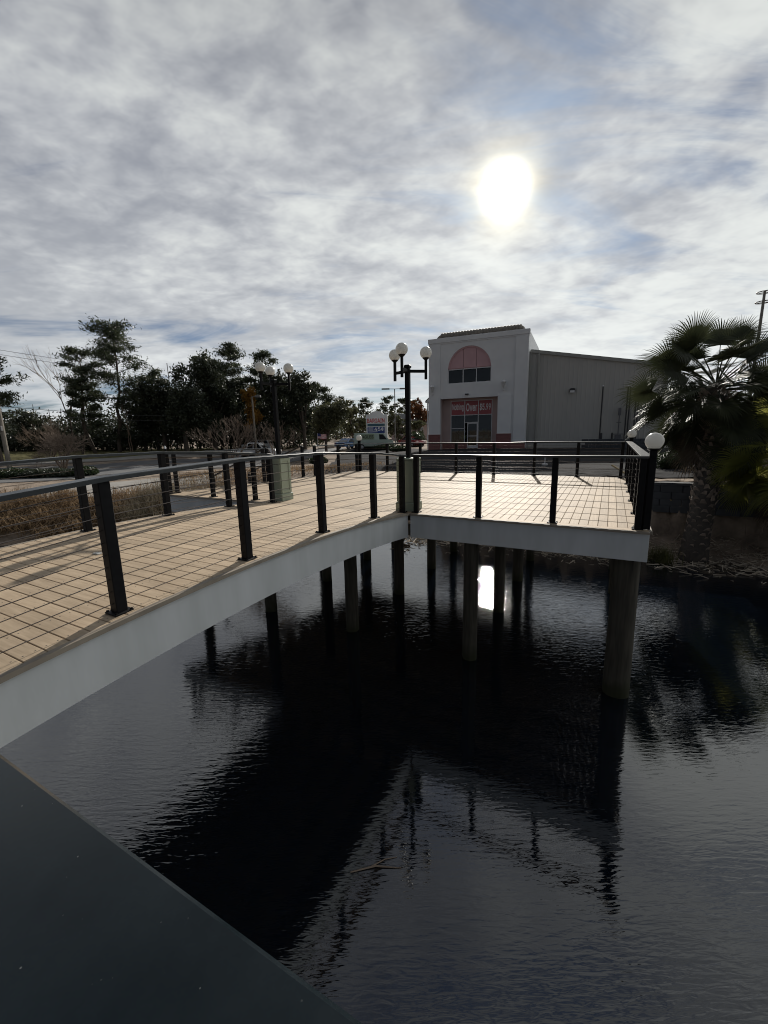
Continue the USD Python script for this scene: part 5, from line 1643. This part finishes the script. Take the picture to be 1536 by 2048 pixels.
# ------------------------------------------------------------------ vehicles
M['tyre'] = pm('tyre', (0.02, 0.02, 0.02), 0.85)
M['rim'] = pm('wheel_rim', (0.45, 0.45, 0.47), 0.35, metal=0.8)
M['carglass'] = pm('car_glass', (0.015, 0.018, 0.02), 0.05)
M['lampglass'] = pm('headlight_glass', (0.7, 0.7, 0.68), 0.15)
M['tail'] = pm('tail_light', (0.3, 0.01, 0.01), 0.3)


def vehicle(name, label, cat, at, yaw, paint, body, cab, windows, L, W, wheel=(0.34, 0.22, 0.8), bed=None, clear=0.0):
    """side outlines in (x forward, z); cab: outline of the glasshouse, drawn in by 0.12 at each side"""
    t = thing(name, label, cat, at, None, yaw)
    ey = np.array([0, 1.0, 0])
    X = np.array([1.0, 0, 0])
    pm_ = pm(f'{name}_paint_{len(_used)}', paint, 0.28, spec=0.6)
    m = MB().prism(sg.Polygon(body).buffer(-0.05).buffer(0.05), (0, W / 2, 0), X, Z3, W)
    m.build('body', pm_, t, 30)
    if cab:
        cp_ = sg.Polygon(cab)
        lo = np.array(cab)
        zmin = lo[:, 1].min()
        zr = lo[:, 1].max()
        vs = []
        for s in (-1, 1):
            for x, z in cab:
                vs.append((x, s * (W / 2 - 0.03 - 0.16 * (z - zmin) / (zr - zmin)), z))
        h = trimesh.convex.convex_hull(np.array(vs))
        cb = part('cabin', (np.array(h.vertices), np.array(h.faces)), pm_, t)
        for s in (-1, 1):
            for q in windows:
                pts = np.array([(x, s * (W / 2 - 0.02 - 0.16 * (z - zmin) / (zr - zmin)), z) for x, z in q])
                k = len(pts)
                inn = pts - ey * s * 0.03
                f = [(0, i, i + 1) for i in range(1, k - 1)] + [(0, i + 1, i) for i in range(1, k - 1)] + [(i, (i + 1) % k, k + i) for i in range(k)] + [((i + 1) % k, k + (i + 1) % k, k + i) for i in range(k)]
                part('window', (np.vstack([pts, inn]), np.array(f)), M['carglass'], cb)
        xs = sorted(cab, key=lambda p: p[0])
        front = sorted([p for p in cab], key=lambda p: -p[0])[:2]
        back = xs[:2]
        for nm, (pa, pb_) in (('windscreen', front), ('rear_window', back)):
            (xa, za), (xb, zb) = sorted((pa, pb_), key=lambda p: p[1])
            sgn = 1 if nm == 'windscreen' else -1
            V = []
            for (x, z, w) in ((xa, za + 0.06, W / 2 - 0.12), (xb, zb - 0.06, W / 2 - 0.27)):
                for s in (-1, 1):
                    V.append((x + sgn * 0.012, s * w, z))
            part(nm, (np.array(V), np.array([(0, 1, 3), (0, 3, 2)])), M['carglass'], cb)
    r, ww, xo = wheel
    for x in (-L / 2 + xo, L / 2 - xo):
        for s in (-1, 1):
            ax = np.array([X, Z3, -ey * s])
            w_ = MB().lathe([(0, -0.02), (r * 0.9, -0.02), (r, 0.02), (r, ww - 0.02), (r * 0.9, ww), (r * 0.62, ww - 0.01)], (x, s * (W / 2 - ww + 0.03), r), 16, np.array([X, Z3, ey * s])).build('wheel', M['tyre'], t)
            MB().lathe([(0, ww - 0.03), (r * 0.2, ww + 0.0), (r * 0.62, ww - 0.02)], (x, s * (W / 2 - ww + 0.03), r), 10, np.array([X, Z3, ey * s])).build('rim', M['rim'], w_)
    bz = [p for p in body]
    zf = max(z for x, z in body if x > L / 2 - 0.5) - 0.14
    zb_ = max(z for x, z in body if x < -L / 2 + 0.5) - 0.2
    for s in (-1, 1):
        MB().cbox((L / 2 - 0.04, s * (W / 2 - 0.28), 0), 0.06, 0.18, zf - 0.07, zf + 0.06, 0.02).build('headlight', M['lampglass'], t)
        MB().cbox((-L / 2 + 0.03, s * (W / 2 - 0.16), 0), 0.05, 0.09, zb_ - 0.14, zb_ + 0.1, 0.02).build('tail_light', M['tail'], t)
    return t


def put(px, d, z=None):
    p = far(px, 885, d)
    return np.array([p[0], p[1], (gz(p[0], p[1]) + 0.045) if z is None else z])


pk = put(512, 51)
vehicle('pickup_truck', 'white pickup truck parked before the left lamp post', 'pickup truck', pk, math.radians(-4), (0.86, 0.87, 0.88),
        [(-2.8, 0.5), (2.75, 0.42), (2.8, 0.8), (2.6, 1.05), (1.15, 1.16), (-2.8, 1.16)], [(1.25, 1.12), (0.55, 1.86), (-0.75, 1.88), (-0.95, 1.12)],
        [[(1.0, 1.18), (0.5, 1.76), (0.0, 1.78), (0.0, 1.18)], [(-0.1, 1.18), (-0.1, 1.78), (-0.68, 1.78), (-0.8, 1.18)]], 5.6, 1.95, (0.4, 0.26, 1.0))
sv = put(514, 66)
vehicle('white_suv', 'white sport utility car on the road beyond the pickup', 'car', sv, math.radians(176), (0.86, 0.87, 0.88),
        [(-2.35, 0.4), (2.35, 0.4), (2.38, 0.75), (2.2, 0.98), (1.1, 1.08), (-2.35, 1.1)], [(1.25, 1.05), (0.5, 1.66), (-1.9, 1.68), (-2.3, 1.05)],
        [[(1.0, 1.1), (0.45, 1.58), (-0.3, 1.6), (-0.3, 1.1)], [(-0.4, 1.1), (-0.4, 1.6), (-1.2, 1.6), (-1.3, 1.1)], [(-1.4, 1.1), (-1.3, 1.6), (-1.8, 1.58), (-2.05, 1.12)]], 4.7, 1.85, (0.36, 0.24, 0.9))
vn = put(746, 54)
van = vehicle('lettered_van', 'pale green van with a lettered side panel parked before the pylon sign', 'van', vn, math.radians(8), (0.42, 0.52, 0.47),
              [(-2.5, 0.45), (2.5, 0.45), (2.55, 0.85), (2.3, 1.15), (1.7, 1.25), (-2.5, 1.3)], [(1.95, 1.2), (1.25, 2.05), (-2.4, 2.1), (-2.5, 1.2)],
              [[(1.7, 1.25), (1.2, 1.9), (0.7, 1.92), (0.7, 1.25)]], 5.0, 1.95, (0.36, 0.24, 0.95))
board = MB().box((-0.9, -0.96, 1.62), (0.95, 0.012, 0.33)).build('side_panel', pm('panel_green', (0.30, 0.38, 0.26), 0.5), van)
tm_ = meshkit.text_mesh('EAGLES', 1.0, 0.01, bold=True)
v = np.array(tm_.vertices)
v = (v - v.min(0)) / (v.max(0) - v.min(0))
part('lettering', (np.array([(-1.75 + 1.7 * a, -0.974 - 0.01 * c, 1.42 + 0.4 * b_) for a, b_, c in v]), np.array(tm_.faces)), M['darkmetal'], board)
SED = ([(-2.25, 0.35), (2.25, 0.35), (2.28, 0.65), (2.05, 0.82), (1.0, 0.92), (-1.5, 0.95), (-2.25, 0.9)], [(1.1, 0.9), (0.35, 1.40), (-0.85, 1.42), (-1.7, 0.92)],
       [[(0.9, 0.94), (0.3, 1.33), (-0.2, 1.35), (-0.2, 0.94)], [(-0.3, 0.94), (-0.3, 1.35), (-0.8, 1.34), (-1.35, 0.95)]])
vehicle('blue_car', 'blue car parked left of the lettered van', 'car', put(700, 58), math.radians(55), (0.06, 0.13, 0.28), *SED, 4.5, 1.8, (0.32, 0.22, 0.85))
vehicle('red_car', 'dark red car parked just right of the right lamp pole', 'car', put(824, 60), math.radians(-60), (0.22, 0.02, 0.025), *SED, 4.5, 1.8, (0.32, 0.22, 0.85))

# house beyond the lot
b = on(823, 872, 96)
t = thing('far_house', 'small far house with a grey gabled roof between the right lamp pole and the store', 'house', b)
MB().box((0, 0, 1.5), (4.5, 3.5, 1.7)).build('wall', M['pinkwall'], t)
MB().prism(sg.Polygon([(-3.9, 3.1), (3.9, 3.1), (0, 5.6)]), (-4.9, 0, 0), np.array([0, 1.0, 0]), Z3, 9.8).build('roof', pm('shingle_roof', (0.20, 0.20, 0.20), 0.9, scale=3, color2=(0.13, 0.13, 0.13)), t)
for x in (-2.2, 1.8):
    w_ = MB().box((x, -3.53, 1.8), (0.6, 0.03, 0.75)).build('window', M['alu'], t)
    MB().box((x, -3.565, 1.8), (0.52, 0.006, 0.67)).build('pane', M['carglass'], w_)

# glint on the left corner post, painted as a white finial tip, and a marker post
for lab, c in (('small finial with a glint painted as its white tip on the front left corner post of the platform', duv(UL_F + 0.15, 0.13, RH)), ('narrow white marker post behind the left lamp post', None)):
    if c is not None:
        t = thing('post_finial', lab, 'finial', c)
        MB().lathe([(0, -0.02), (0.03, -0.02), (0.03, 0.03), (0.012, 0.05), (0.022, 0.09), (0.0, 0.12)], (0, 0, 0), 8).build('base', M['black'], t)
        MB().lathe([(0, 0.10), (0.02, 0.10), (0.03, 0.14), (0.0, 0.19)], (0, 0, 0), 8).build('tip', M['white'], t)
    else:
        b = on(557, 900, 38)
        z1 = float(far(557, 874, 38)[2]) - b[2]
        t = thing('marker_post', lab, 'marker post', b)
        MB().cbox((0, 0, 0), 0.13, 0.05, -0.2, z1 - 0.7, 0.02).build('post', M['grey'], t)
        MB().lathe([(0.0, z1 - 0.7), (0.15, z1 - 0.7), (0.16, z1 - 0.3), (0.10, z1 - 0.08), (0, z1)], (0, 0, 0), 12).build('white_cap', M['white'], t)
